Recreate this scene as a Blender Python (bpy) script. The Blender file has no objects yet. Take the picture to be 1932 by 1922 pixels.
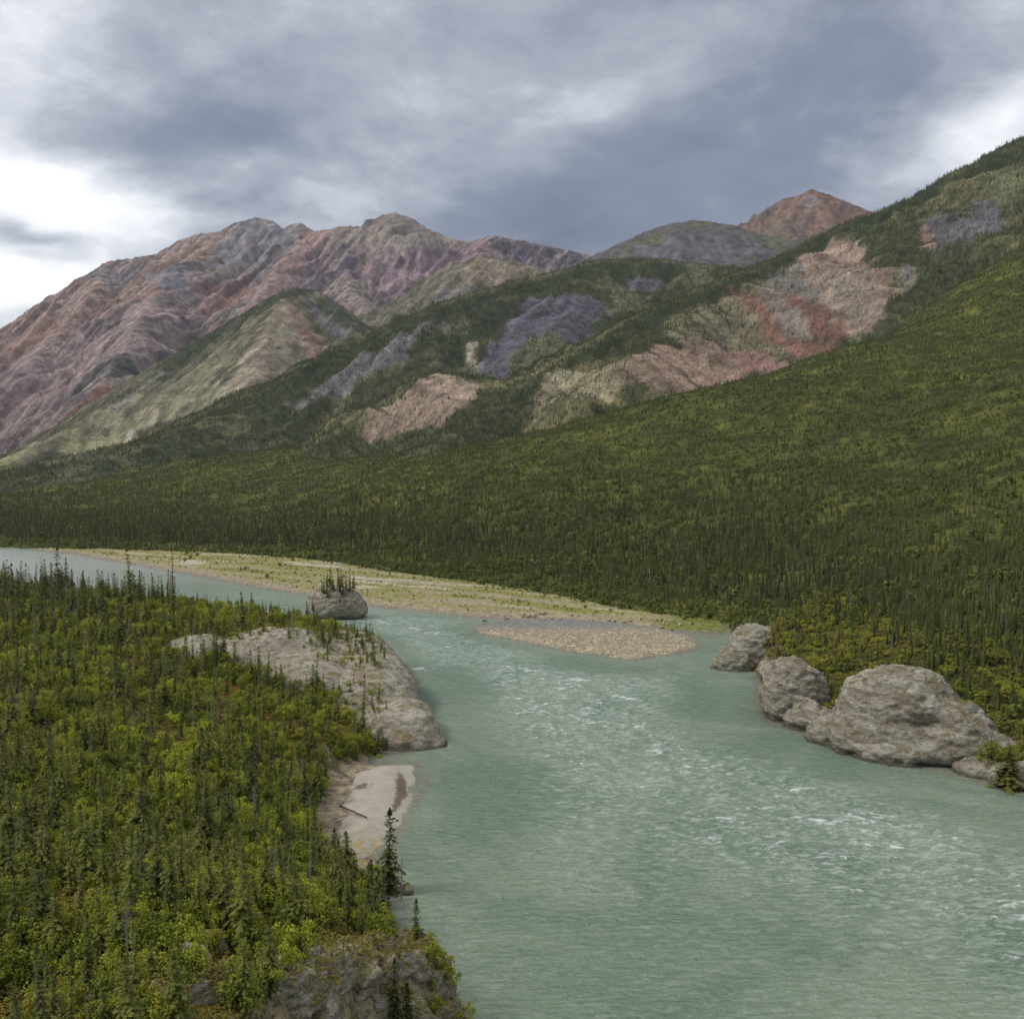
import bpy, bmesh, math, random
import numpy as np
from mathutils import Vector, Matrix
from mathutils.bvhtree import BVHTree

random.seed(7)
RNG = np.random.default_rng(11)
S = bpy.context.scene
COL = S.collection
R = math.radians

# ------------------------------------------------------------------ camera
FPX, CX, CY, HZ, EYE = 1980.0, 966.0, 961.0, 860.0, 60.0     # survey of the photograph: focal length, centre, horizon, eye height
PITCH = math.atan((CY - HZ) / FPX)
cam = bpy.data.cameras.new('camera')
cam.sensor_fit = 'HORIZONTAL'; cam.sensor_width = 36.0; cam.lens = FPX / 1932.0 * 36.0
cam.clip_start = 0.5; cam.clip_end = 30000
cam_o = bpy.data.objects.new('camera', cam); COL.objects.link(cam_o)
cam_o.location = (0, 0, EYE); cam_o.rotation_euler = (math.pi / 2 - PITCH, 0, 0)
S.camera = cam_o

# ------------------------------------------------------------------ light
SUN_EL, SUN_AZ = R(48), R(-100)          # azimuth from +Y, negative = left of the view
sun = bpy.data.lights.new('sun', 'SUN'); sun.energy = 1.5; sun.angle = R(14); sun.color = (1.0, .955, .89)
sun_o = bpy.data.objects.new('sun', sun); COL.objects.link(sun_o)
sd = Vector((math.sin(SUN_AZ) * math.cos(SUN_EL), math.cos(SUN_AZ) * math.cos(SUN_EL), math.sin(SUN_EL)))
sun_o.rotation_euler = sd.to_track_quat('Z', 'Y').to_euler()
S.view_settings.view_transform = 'Standard'; S.view_settings.look = 'None'
S.view_settings.exposure = 0.42; S.view_settings.gamma = 1.0
S.view_settings.use_curve_mapping = False
S.render.engine = 'CYCLES'
S.cycles.use_denoising = True; S.cycles.use_adaptive_sampling = True; S.cycles.adaptive_threshold = .015
S.cycles.max_bounces = 6; S.cycles.diffuse_bounces = 3; S.cycles.glossy_bounces = 2
S.cycles.transmission_bounces = 2; S.cycles.volume_bounces = 0; S.cycles.transparent_max_bounces = 4


class NT:
    """small helper to write node graphs"""
    def __init__(self, tree):
        self.t = tree; self.n = tree.nodes; self.l = tree.links

    def put(self, sock, v):
        if isinstance(v, bpy.types.NodeSocket):
            self.l.new(v, sock)
        elif v is not None:
            sock.default_value = v

    def new(self, typ, ins=None, **kw):
        n = self.n.new(typ)
        for k, v in kw.items():
            setattr(n, k, v)
        for k, v in (ins or {}).items():
            self.put(n.inputs[k], v)
        return n

    def m(self, op, a, b=None, c=None, clamp=False):
        n = self.n.new('ShaderNodeMath'); n.operation = op; n.use_clamp = clamp
        for i, v in enumerate((a, b, c)):
            self.put(n.inputs[i], v)
        return n.outputs[0]

    def v(self, op, a, b=None):
        n = self.n.new('ShaderNodeVectorMath'); n.operation = op
        self.put(n.inputs[0], a); self.put(n.inputs[1], b)
        return n.outputs[0]

    def mix(self, f, a, b, blend='MIX'):
        n = self.n.new('ShaderNodeMix'); n.data_type = 'RGBA'; n.blend_type = blend
        self.put(n.inputs[0], f)
        for i, v in ((6, a), (7, b)):
            if isinstance(v, (tuple, list)) and len(v) == 3:
                v = (*v, 1)
            self.put(n.inputs[i], v)
        return n.outputs[2]

    def noise(self, vec, scale, detail=4, rough=.55, dist=0.0, out=0):
        n = self.new('ShaderNodeTexNoise', {'Scale': scale, 'Detail': detail, 'Roughness': rough, 'Distortion': dist})
        if vec is not None:
            self.l.new(vec, n.inputs['Vector'])
        return n.outputs[out]

    def ramp(self, f, lo, hi, smooth=True):
        n = self.new('ShaderNodeMapRange', {'Value': f, 'From Min': lo, 'From Max': hi})
        n.interpolation_type = 'SMOOTHSTEP' if smooth else 'LINEAR'
        return n.outputs[0]

    def cramp(self, f, stops):
        n = self.n.new('ShaderNodeValToRGB'); self.put(n.inputs[0], f)
        e = n.color_ramp.elements
        while len(e) < len(stops):
            e.new(.5)
        for el, (p, c) in zip(e, stops):
            el.position = p; el.color = (*c, 1)
        return n.outputs[0]


# ------------------------------------------------------------------ sky: broken overcast over a Nishita sky
W = bpy.data.worlds.new('World'); S.world = W; W.use_nodes = True
W.node_tree.nodes.clear()
w = NT(W.node_tree)
sky = w.new('ShaderNodeTexSky'); sky.sky_type = 'NISHITA'; sky.sun_disc = False
sky.sun_elevation = SUN_EL; sky.sun_rotation = SUN_AZ % (2 * math.pi)
gen = w.new('ShaderNodeTexCoord').outputs['Generated']
sx = w.new('ShaderNodeSeparateXYZ', {0: gen})
dx, dy, dz = sx.outputs
zz = w.m('ADD', w.m('MAXIMUM', dz, 0.0), .42)
plane = w.new('ShaderNodeCombineXYZ', {0: w.m('DIVIDE', dx, zz), 1: w.m('DIVIDE', dy, zz), 2: 0.0}).outputs[0]
rot = w.new('ShaderNodeMapping', {'Vector': plane, 'Rotation': (0, 0, R(-28)), 'Scale': (1.0, 1.25, 1)}).outputs[0]
big = w.noise(rot, .9, 6, .55, .2)
mid = w.noise(rot, 3.2, 10, .62, .3)
fine = w.noise(rot, 11.0, 9, .66, .3)
warp = w.v('SUBTRACT', w.noise(rot, 1.5, 5, .6, 0, 1), (.5, .5, .5))
ws = w.new('ShaderNodeSeparateXYZ', {0: warp})
az = w.m('ADD', w.m('ARCTAN2', dx, dy), w.m('MULTIPLY', ws.outputs[0], .16))
el = w.m('ADD', w.m('ARCSINE', dz), w.m('MULTIPLY', ws.outputs[1], .10))


def cloud_bank(px, py, rx, ry, tilt, amp):
    """one lighter or darker bank of cloud, by the direction in which it hangs"""
    u0 = math.atan((px - CX) / FPX); v0 = math.atan((HZ - py) / FPX) * math.cos(u0)
    rx /= FPX; ry /= FPX
    a = w.m('SUBTRACT', az, u0); b = w.m('SUBTRACT', el, v0)
    c, s = math.cos(R(tilt)), math.sin(R(tilt))
    p = w.m('DIVIDE', w.m('ADD', w.m('MULTIPLY', a, c), w.m('MULTIPLY', b, s)), rx)
    q = w.m('DIVIDE', w.m('SUBTRACT', w.m('MULTIPLY', b, c), w.m('MULTIPLY', a, s)), ry)
    d2 = w.m('ADD', w.m('MULTIPLY', p, p), w.m('MULTIPLY', q, q))
    return w.m('MULTIPLY', w.m('POWER', 2.718, w.m('MULTIPLY', d2, -1.0)), amp)


lum = w.m('ADD', .47, w.m('MULTIPLY', w.m('SUBTRACT', big, .5), .55))
lum = w.m('ADD', lum, w.m('MULTIPLY', w.m('SUBTRACT', mid, .5), .62))
lum = w.m('ADD', lum, w.m('MULTIPLY', w.m('SUBTRACT', fine, .5), .34))
BANKS = [(110, 350, 220, 58, 0, .46), (-250, 480, 380, 150, 0, .34), (20, 530, 260, 80, 12, .42), (40, 50, 190, 130, 30, .30), (30, 220, 180, 60, 10, .12), (400, 360, 200, 40, -5, -.10),
         (1330, 250, 480, 110, 24, -.24), (950, 70, 480, 70, 8, -.10), (330, 240, 330, 45, 4, -.12), (1800, 130, 380, 60, 22, -.10), (1060, 220, 200, 50, 25, .13), (1640, 70, 260, 60, 15, .10), (1870, 235, 190, 55, 18, .42),
         (1050, 440, 420, 55, -8, -.03), (500, 230, 420, 70, 6, -.05), (95, 432, 70, 16, 0, -.34), (110, 470, 60, 14, 0, -.2), (410, 372, 120, 18, -4, -.12), (620, 400, 260, 50, 0, .08), (1500, 330, 260, 45, 20, -.04)]
edge = w.noise(rot, 2.3, 9, .6, .5)
lum = w.m('ADD', lum, w.m('MULTIPLY', w.m('SUBTRACT', w.ramp(edge, .42, .60), .5), .15))
for bnk in BANKS:
    lum = w.m('ADD', lum, cloud_bank(*bnk))
lum = w.m('ADD', lum, w.m('MULTIPLY', w.ramp(dz, .35, 1.0), .30))      # an overcast sky is brighter overhead
cloud = w.cramp(lum, [(0.0, (.115, .135, .19)), (.28, (.19, .215, .275)), (.5, (.34, .365, .42)), (.74, (.62, .64, .68)), (1.0, (1.0, 1.0, 1.0))])
nish = w.mix(1.0, sky.outputs[0], (.1, .1, .1), 'MULTIPLY')
final = w.mix(.93, nish, cloud)
bg = w.new('ShaderNodeBackground', {'Color': final, 'Strength': 1.0})
w.l.new(bg.outputs[0], w.new('ShaderNodeOutputWorld').inputs[0])

# ------------------------------------------------------------------ numbers
_perm = np.random.default_rng(3).permutation(4096).astype(np.int64)
_g3 = np.random.default_rng(5).normal(size=(4096, 3)); _g3 /= np.linalg.norm(_g3, axis=1)[:, None]


def noise3(x, y, z):
    xi, yi, zi = np.floor(x).astype(np.int64), np.floor(y).astype(np.int64), np.floor(z).astype(np.int64)
    fx, fy, fz = x - xi, y - yi, z - zi
    u, v, t = (a * a * a * (a * (a * 6 - 15) + 10) for a in (fx, fy, fz))
    out = 0
    for i in (0, 1):
        for j in (0, 1):
            for k in (0, 1):
                h = _perm[(_perm[(_perm[(xi + i) & 4095] + yi + j) & 4095] + zi + k) & 4095]
                g = _g3[h]
                d = g[..., 0] * (fx - i) + g[..., 1] * (fy - j) + g[..., 2] * (fz - k)
                out = out + d * (u if i else 1 - u) * (v if j else 1 - v) * (t if k else 1 - t)
    return out * 1.5


def noise2(x, y, seed=0):
    xi, yi = np.floor(x).astype(np.int64), np.floor(y).astype(np.int64)
    fx, fy = x - xi, y - yi
    u, v = (a * a * a * (a * (a * 6 - 15) + 10) for a in (fx, fy))
    out = 0
    for i in (0, 1):
        for j in (0, 1):
            h = _perm[(_perm[(xi + i + seed * 57) & 4095] + yi + j + seed * 131) & 4095]
            a = h * (2 * np.pi / 4096)
            out = out + (np.cos(a) * (fx - i) + np.sin(a) * (fy - j)) * (u if i else 1 - u) * (v if j else 1 - v)
    return out * 1.5


def fbm(x, y, oct=4, seed=0, gain=.5):
    x = np.asarray(x, float); y = np.asarray(y, float)
    s, a, f, tot = 0, 1.0, 1.0, 0
    for o in range(oct):
        s = s + a * noise2(x * f + 17.3 * o, y * f - 9.1 * o, seed + o); tot += a; a *= gain; f *= 2.03
    return s / tot


def ridged(x, y, oct=4, seed=0):
    s, a, f, tot = 0, 1.0, 1.0, 0
    for o in range(oct):
        s = s + a * (1 - np.abs(noise2(x * f + 7.7 * o, y * f + 3.1 * o, seed + o)) * 1.8); tot += a; a *= .5; f *= 2.1
    return s / tot


def fbm3(p, sc, oct=4, gain=.5):
    s, a, f, tot = 0, 1.0, sc, 0
    for o in range(oct):
        s = s + a * noise3(p[:, 0] * f + 11 * o, p[:, 1] * f + 5 * o, p[:, 2] * f - 3 * o); tot += a; a *= gain; f *= 2.05
    return s / tot


def sstep(a, b, x):
    t = np.clip((x - a) / (b - a), 0, 1)
    return t * t * (3 - 2 * t)


def lin(r, g, b, k=1.0):
    f = lambda c: (c / 255 / 12.92 if c <= 10 else ((c / 255 + .055) / 1.055) ** 2.4) * k
    return (f(r), f(g), f(b))


def ray(px, py):
    c, e = (px - CX) / FPX, (CY - py) / FPX
    cp, sp = math.cos(PITCH), math.sin(PITCH)
    return np.array([c, cp + e * sp, -sp + e * cp])


def at_z(px, py, z=0.0):
    d = ray(px, py); t = (z - EYE) / d[2]
    return np.array([d[0] * t, d[1] * t, z])


def at_y(px, py, y):
    d = ray(px, py); t = y / d[1]
    return np.array([d[0] * t, y, EYE + d[2] * t])


def poly_sd(x, y, poly):
    """signed distance to a closed polygon, positive inside"""
    x = np.asarray(x, float); y = np.asarray(y, float)
    best = np.full(x.shape, 1e18); inside = np.zeros(x.shape, bool)
    n = len(poly)
    for i in range(n):
        ax, ay = poly[i][:2]; bx, by = poly[(i + 1) % n][:2]
        ex, ey = bx - ax, by - ay
        t = np.clip(((x - ax) * ex + (y - ay) * ey) / (ex * ex + ey * ey + 1e-12), 0, 1)
        best = np.minimum(best, (x - ax - t * ex) ** 2 + (y - ay - t * ey) ** 2)
        c = ((ay > y) != (by > y)) & (x < (bx - ax) * (y - ay) / (by - ay + 1e-15) + ax)
        inside ^= c
    return np.where(inside, 1, -1) * np.sqrt(best)


class TPS:
    def __init__(self, pts, smooth=0.0, c=25.0):
        self.c = c
        P = np.array(pts, float); self.xy = P[:, :2]; n = len(P)
        K = self.phi(np.linalg.norm(self.xy[:, None] - self.xy[None], axis=2)) - np.eye(n) * smooth
        A = np.zeros((n + 3, n + 3)); A[:n, :n] = K; A[:n, n] = 1; A[:n, n + 1:] = self.xy
        A[n, :n] = 1; A[n + 1:, :n] = self.xy.T
        self.w = np.linalg.solve(A, np.r_[P[:, 2], 0, 0, 0])

    def phi(self, r):
        return np.sqrt(r * r + self.c ** 2)

    def __call__(self, x, y):
        x = np.asarray(x, float); y = np.asarray(y, float)
        s = self.w[-3] + self.w[-2] * x + self.w[-1] * y
        for (a, b), k in zip(self.xy, self.w):
            s = s + k * self.phi(np.hypot(x - a, y - b))
        return s


# ------------------------------------------------------------------ object helpers
def set_props(o, label=None, cat=None, group=None, kind=None):
    for k, v in (('label', label), ('category', cat), ('group', group), ('kind', kind)):
        if v:
            o[k] = v
    return o


def mesh_np(name, verts, faces, mat=None, smooth=True, mats=None, fmat=None):
    me = bpy.data.meshes.new(name)
    verts = np.asarray(verts, np.float32)
    if isinstance(faces, np.ndarray):
        nf, k = faces.shape
        me.vertices.add(len(verts)); me.vertices.foreach_set('co', verts.ravel())
        me.loops.add(nf * k); me.loops.foreach_set('vertex_index', faces.astype(np.int32).ravel())
        me.polygons.add(nf); me.polygons.foreach_set('loop_start', np.arange(0, nf * k, k, dtype=np.int32))
        me.update(calc_edges=True)
    else:
        me.from_pydata(verts.tolist(), [], faces)
    for mm in (mats or ([mat] if mat else [])):
        me.materials.append(mm)
    if fmat is not None:
        me.polygons.foreach_set('material_index', np.asarray(fmat, np.int32))
    me.polygons.foreach_set('use_smooth', np.full(len(me.polygons), smooth))
    me.update()
    return me


def link(name, data, parent=None):
    o = bpy.data.objects.new(name, data); COL.objects.link(o)
    if parent:
        o.parent = parent
    return o


def attr_color(me, rgb, name='Col'):
    a = me.attributes.new(name, 'FLOAT_COLOR', 'POINT')
    c = np.ones((len(me.vertices), 4), np.float32); c[:, :3] = rgb
    a.data.foreach_set('color', c.ravel())


def attr_float(me, v, name):
    a = me.attributes.new(name, 'FLOAT', 'POINT'); a.data.foreach_set('value', np.asarray(v, np.float32))


def grid_faces(nx, ny, keep=None):
    i = np.arange(nx * ny).reshape(ny, nx)
    f = np.stack([i[:-1, :-1], i[:-1, 1:], i[1:, 1:], i[1:, :-1]], -1).reshape(-1, 4)
    if keep is not None:
        f = f[keep.ravel()[f].any(1)]
    return f


def compact(v, f, *arrs):
    used = np.unique(f); m = np.full(len(v), -1); m[used] = np.arange(len(used))
    return (v[used], m[f]) + tuple(a[used] for a in arrs)


def axis(*segs):
    out = []
    for a, b, s in segs:
        out.append(np.arange(a, b, s))
    out.append([segs[-1][1]])
    return np.concatenate(out)


# ------------------------------------------------------------------ materials
def material(name):
    m = bpy.data.materials.new(name); m.use_nodes = True
    m.node_tree.nodes.clear()
    return m, NT(m.node_tree)


def finish(n, shader):
    n.l.new(shader, n.new('ShaderNodeOutputMaterial').inputs[0])


def principled(n, color, rough=.85, spec=.2, normal=None):
    p = n.new('ShaderNodeBsdfPrincipled', {'Base Color': color, 'Roughness': rough, 'Specular IOR Level': spec})
    if normal is not None:
        n.l.new(normal, p.inputs['Normal'])
    return p.outputs[0]


def m_terrain(name, s1, s2, bump, dist, amt=.5):
    m, n = material(name)
    col = n.new('ShaderNodeAttribute', attribute_name='Col').outputs[0]
    pos = n.new('ShaderNodeNewGeometry').outputs['Position']
    a = n.noise(pos, s1, 6, .65); b = n.noise(pos, s2, 5, .7)
    k = n.m('ADD', n.m('MULTIPLY', n.m('SUBTRACT', a, .5), amt * 2), n.m('MULTIPLY', n.m('SUBTRACT', b, .5), amt * 2))
    k = n.m('MAXIMUM', n.m('ADD', 1.0, k), .25)
    kk = n.new('ShaderNodeCombineXYZ', {0: k, 1: k, 2: n.m('ADD', n.m('MULTIPLY', k, .9), .1)}).outputs[0]
    c = n.mix(1.0, col, kk, 'MULTIPLY')
    bp = n.new('ShaderNodeBump', {'Strength': bump, 'Distance': dist, 'Height': n.m('ADD', a, n.m('MULTIPLY', b, .5))}).outputs[0]
    finish(n, principled(n, c, .95, .1, bp))
    return m


M_FAR = m_terrain('mountain_ground', .035, .19, 1.0, 9.0, 1.15)
M_MID = m_terrain('hill_ground', .07, .33, .9, 4.0, 1.3)
M_NEAR = m_terrain('bank_ground', .5, 2.6, 1.0, .6, 1.4)
M_SAND = m_terrain('sand', .35, 5.0, .35, .06, .35)
M_GRAVEL = m_terrain('gravel', .6, 2.6, 1.0, .5, 1.2)


def m_rock(name, base, light, dark, moss, rust, mossy=.5, sc=1.0):
    m, n = material(name)
    geo = n.new('ShaderNodeNewGeometry')
    pos, nor = geo.outputs['Position'], geo.outputs['Normal']
    nz = n.new('ShaderNodeSeparateXYZ', {0: nor}).outputs[2]
    sq = n.new('ShaderNodeMapping', {'Vector': pos, 'Rotation': (R(20), R(-15), 0), 'Scale': (1, 1, 2.4)}).outputs[0]
    a = n.noise(sq, .22 * sc, 8, .66, .6); b = n.noise(n.new('ShaderNodeMapping', {'Vector': pos, 'Rotation': (R(25), R(38), R(10)), 'Scale': (.55, .55, 1.9)}).outputs[0], 1.0 * sc, 9, .72, .9); c = n.noise(pos, 3.6 * sc, 6, .75)
    bent = n.v('ADD', sq, n.v('MULTIPLY', n.noise(pos, .5 * sc, 5, .6, 0, 1), (2.6 / sc, 2.6 / sc, 2.6 / sc)))
    v = n.new('ShaderNodeTexVoronoi', {'Vector': bent, 'Scale': .30 * sc, 'Randomness': 1.0}, feature='DISTANCE_TO_EDGE').outputs[0]
    crack = n.ramp(v, .0, .07)
    col = n.mix(n.ramp(a, .38, .62), base, light)
    col = n.mix(n.m('MULTIPLY', n.ramp(b, .48, .64), .8), col, dark)
    col = n.mix(n.m('MULTIPLY', n.ramp(c, .55, .75), .45), col, light)
    r = n.noise(pos, .13 * sc, 5, .6)
    col = n.mix(n.m('MULTIPLY', n.ramp(r, .58, .70), .4), col, rust)
    mm = n.m('MULTIPLY', n.ramp(nz, .45, .95), n.ramp(n.noise(pos, .3 * sc, 6, .65), .62 - .3 * mossy, .75 - .3 * mossy))
    col = n.mix(n.m('MULTIPLY', mm, .9), col, moss)
    col = n.mix(n.m('MULTIPLY', n.m('MULTIPLY', n.m('SUBTRACT', 1.0, crack), n.ramp(n.noise(pos, .25 * sc, 3, .5), .5, .65)), .45), col, dark)
    z = n.new('ShaderNodeSeparateXYZ', {0: pos}).outputs[2]
    wet = n.ramp(n.m('ADD', z, n.m('MULTIPLY', b, .6)), 1.3, .6)
    col = n.mix(n.m('MULTIPLY', wet, .7), col, (.035, .032, .028))
    h = n.m('ADD', n.m('ADD', n.m('MULTIPLY', a, 1.2), b), n.m('ADD', n.m('MULTIPLY', c, .35), n.m('MULTIPLY', crack, .08)))
    bp = n.new('ShaderNodeBump', {'Strength': 1.0, 'Distance': 1.1 / sc, 'Height': h}).outputs[0]
    finish(n, principled(n, col, .9, .15, bp))
    return m


M_ROCK = m_rock('river_rock', lin(150, 141, 122, 1.25), lin(184, 177, 160, 1.25), lin(108, 100, 85, 1.2), lin(128, 120, 62, 1.15), lin(150, 108, 70, 1.15), .35)
M_ROCKR = m_rock('knob_rock', lin(144, 136, 118, 1.3), lin(180, 174, 158, 1.3), lin(100, 93, 80, 1.2), lin(116, 104, 58, 1.15), lin(142, 94, 56, 1.15), .42)
M_CRAG = m_rock('crag_rock', lin(158, 144, 116, 1.15), lin(205, 196, 176, 1.15), lin(84, 76, 64, 1.1), lin(160, 145, 66, 1.0), lin(176, 142, 82, 1.1), .6, 1.9)


def m_leaf(name, dark, light, accent, patch=.02, trans=.25):
    m, n = material(name)
    rnd = n.new('ShaderNodeObjectInfo').outputs['Random']
    pos = n.new('ShaderNodeNewGeometry').outputs['Position']
    a = n.noise(pos, patch, 3, .6)
    f = n.m('ADD', n.m('MULTIPLY', rnd, .6), n.m('MULTIPLY', n.m('SUBTRACT', a, .5), 1.6))
    f = n.m('ADD', f, .2)
    col = n.mix(n.ramp(f, .0, 1.0, False), dark, light)
    rnd2 = n.m('FRACT', n.m('MULTIPLY', rnd, 17.31))
    col = n.mix(n.m('MULTIPLY', n.ramp(rnd2, .72, .95), .75), col, accent)
    fl = n.noise(pos, 2.5, 2, .5)
    col = n.mix(n.m('MULTIPLY', n.ramp(fl, .35, .7), .5), col, n.mix(1.0, col, (1.6, 1.55, 1.3), 'MULTIPLY'))
    d = principled(n, col, .7, .2)
    t = n.new('ShaderNodeBsdfTranslucent', {'Color': col}).outputs[0]
    mx = n.new('ShaderNodeMixShader', {0: trans, 1: d, 2: t})
    finish(n, mx.outputs[0])
    return m


M_SPRUCE = m_leaf('spruce_needles', (.056, .066, .019), (.17, .182, .038), (.20, .185, .048), .03)
M_FARTREE = m_leaf('far_needles', (.036, .050, .019), (.120, .142, .038), (.18, .165, .052), .007)
M_LEAF = m_leaf('bush_leaves', (.080, .112, .018), (.44, .475, .045), (.36, .33, .05), .06, .3)
M_FARLEAF = m_leaf('far_leaves', (.080, .105, .024), (.185, .215, .042), (.23, .205, .055), .015, .25)
M_MOSSP = m_leaf('dwarf_leaves', (.17, .155, .035), (.36, .31, .07), (.22, .155, .04), .08, .2)


def m_bark(name, a, b):
    m, n = material(name)
    pos = n.new('ShaderNodeNewGeometry').outputs['Position']
    st = n.new('ShaderNodeMapping', {'Vector': pos, 'Scale': (6, 6, 1.2)}).outputs[0]
    f = n.noise(st, 2.0, 4, .6)
    finish(n, principled(n, n.mix(f, a, b), .9, .1))
    return m


M_BARK = m_bark('bark', (.055, .045, .036), (.13, .115, .10))
M_DEAD = m_bark('dead_wood', (.14, .13, .12), (.34, .32, .30))
M_DRIFT = m_bark('driftwood', (.12, .10, .08), (.36, .32, .27))
M_RUST = m_leaf('rusty_needles', (.10, .065, .03), (.16, .10, .045), (.12, .09, .03), .05, .1)

# ------------------------------------------------------------------ banks (all heights in metres above the river)
Z = at_z
LEFT_SHORE = [(-80, -80), (-60, 10), (-26, 48), (-16.5, 68), (-9.5, 84), (-4.5, 93), (-3, 100), (-5, 106), (-10.5, 112), (-13.5, 125), (-15.5, 142), (-17.8, 158), (-17.2, 170), (-16, 182), (-15.2, 194), (-18.5, 203),
              (-24, 206), (-20, 210), (-24, 224), (-27, 262), (-34, 310), (-46, 345), (-62, 356), (-100, 375), (-160, 405), (-260, 435), (-420, 480), (-760, 560), (-1500, 640), (-1500, -80)]
LH = TPS([tuple(Z(px, py, z)) for px, py, z in [
    (0, 1922, 21), (200, 1922, 22), (400, 1850, 22.5), (540, 1880, 19), (0, 1700, 20), (250, 1700, 20), (450, 1700, 17.5), (600, 1760, 15.5), (700, 1810, 15), (790, 1815, 13.5),
    (0, 1500, 18), (300, 1500, 15.5), (480, 1500, 11.5), (570, 1560, 7.5), (640, 1650, 8.5), (700, 1720, 10.5), (0, 1300, 16), (250, 1300, 14), (400, 1300, 10), (540, 1340, 7),
    (640, 1420, 4.0), (670, 1370, 5), (0, 1150, 14), (200, 1150, 13), (350, 1175, 12.5), (450, 1200, 11), (600, 1205, 9), (-400, 1300, 18), (-300, 1700, 22), (860, 1900, 9), (700, 1215, 7)]] + [
    (-60, 50, 21), (-120, 40, 26), (-36, 58, 19), (-400, 400, 18), (-700, 200, 30), (-1400, 300, 60)], 3.0, 4.0)
LW = TPS([(-40, 50, 6), (-22, 74, 5), (-5, 98, 5), (-12, 120, 10), (-17, 150, 14), (-22, 180, 24), (-24, 205, 16), (-24, 240, 16), (-40, 320, 22), (-160, 405, 30), (-400, 480, 30), (-300, 100, 30)], 1, 4.0)
SAND = [tuple(Z(px, py)[:2]) for px, py in [(700, 1436), (790, 1440), (806, 1468), (800, 1500), (775, 1550), (742, 1592), (715, 1640), (680, 1672), (630, 1640), (606, 1590), (618, 1525), (640, 1462)]]


def left_h(x, y, detail=True):
    s = poly_sd(x, y, LEFT_SHORE)
    s = s + fbm(x * .12, y * .12, 3, 4) * 2.0
    h = LH(x, y)
    wd = np.clip(LW(x, y), 4, 40)
    z = -3 + (h + 3) * sstep(-.15, 1, s / wd)
    if detail:
        z = z + sstep(0, 6, s) * (fbm(x * .05, y * .05, 4, 9) * 1.6 + fbm(x * .3, y * .3, 3, 21) * .35)
    sb = poly_sd(x, y, SAND)
    m = sstep(-7, -.5, sb)
    z = z * (1 - m) + m * np.minimum(z, .2)
    return z


def sand_h(x, y):
    s = poly_sd(x, y, SAND) + fbm(x * .13, y * .13, 4, 71) * 2.2
    return -.5 + 1.35 * sstep(-1.5, 7, s) + .12 * sstep(4, 14, s) + fbm(x * .4, y * .4, 2, 31) * .05


FAR_SHORE = [tuple(Z(px, py)[:2]) for px, py in [(2300, 1640), (1932, 1500), (1800, 1468), (1700, 1438), (1510, 1388), (1445, 1362), (1425, 1320), (1428, 1270), (1385, 1250), (1400, 1205), (1380, 1196),
             (1340, 1206), (1310, 1196), (1240, 1188), (1120, 1176), (1000, 1172), (880, 1166), (700, 1145), (500, 1112), (300, 1075), (130, 1046), (0, 1030)]] + [(-520, 820), (-900, 1000), (-1800, 1300), (-1800, 3600), (1800, 3600), (1800, 150), (140, 150)]
FOREST_EDGE = [tuple(Z(px, py, 2)[:2]) for px, py in [(2300, 1600), (1932, 1470), (1840, 1440), (1700, 1400), (1520, 1340), (1460, 1290), (1420, 1215), (1380, 1168), (1290, 1160), (1200, 1150), (1080, 1128), (1000, 1112),
               (900, 1098), (760, 1080), (700, 1072), (640, 1060), (500, 1048), (400, 1042), (250, 1037), (100, 1031), (0, 1026)]] + [(-540, 850), (-900, 1030), (-1800, 1330), (-1800, 3600), (1800, 3600), (1800, 160), (150, 160)]
BAR = [tuple(Z(px, py)[:2]) for px, py in [(1400, 1195), (1340, 1200), (1240, 1190), (1120, 1178), (1000, 1172), (880, 1166), (700, 1146), (500, 1112), (300, 1075), (130, 1046), (0, 1030)]] + [(-520, 825), (-535, 870)] + \
      [tuple(Z(px, py)[:2]) for px, py in [(0, 1018), (100, 1022), (250, 1028), (400, 1033), (500, 1038), (640, 1048), (760, 1068), (900, 1086), (1000, 1098), (1080, 1112), (1200, 1135), (1290, 1148), (1400, 1160)]]
SPIT = [tuple(Z(px, py)[:2]) for px, py in [(1332, 1216), (1300, 1232), (1185, 1247), (1060, 1228), (960, 1207), (898, 1196), (880, 1186), (930, 1170), (1010, 1165), (1130, 1170), (1240, 1182), (1310, 1198)]]


def bar_h(x, y):
    s = poly_sd(x, y, BAR) + fbm(x * .06, y * .06, 3, 41) * 3
    return -.8 + 2.0 * sstep(-2, 12, s) + .7 * sstep(8, 40, s) + fbm(x * .07, y * .07, 4, 45) * .45


def spit_h(x, y):
    s = poly_sd(x, y, SPIT) + fbm(x * .15, y * .15, 3, 43) * 1.2
    return -.6 + 1.35 * sstep(-2, 7, s) + fbm(x * .2, y * .2, 3, 47) * .15


# the forested slope: a surface through surveyed points
def Y(px, py, y):
    return tuple(at_y(px, py, y))


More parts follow.
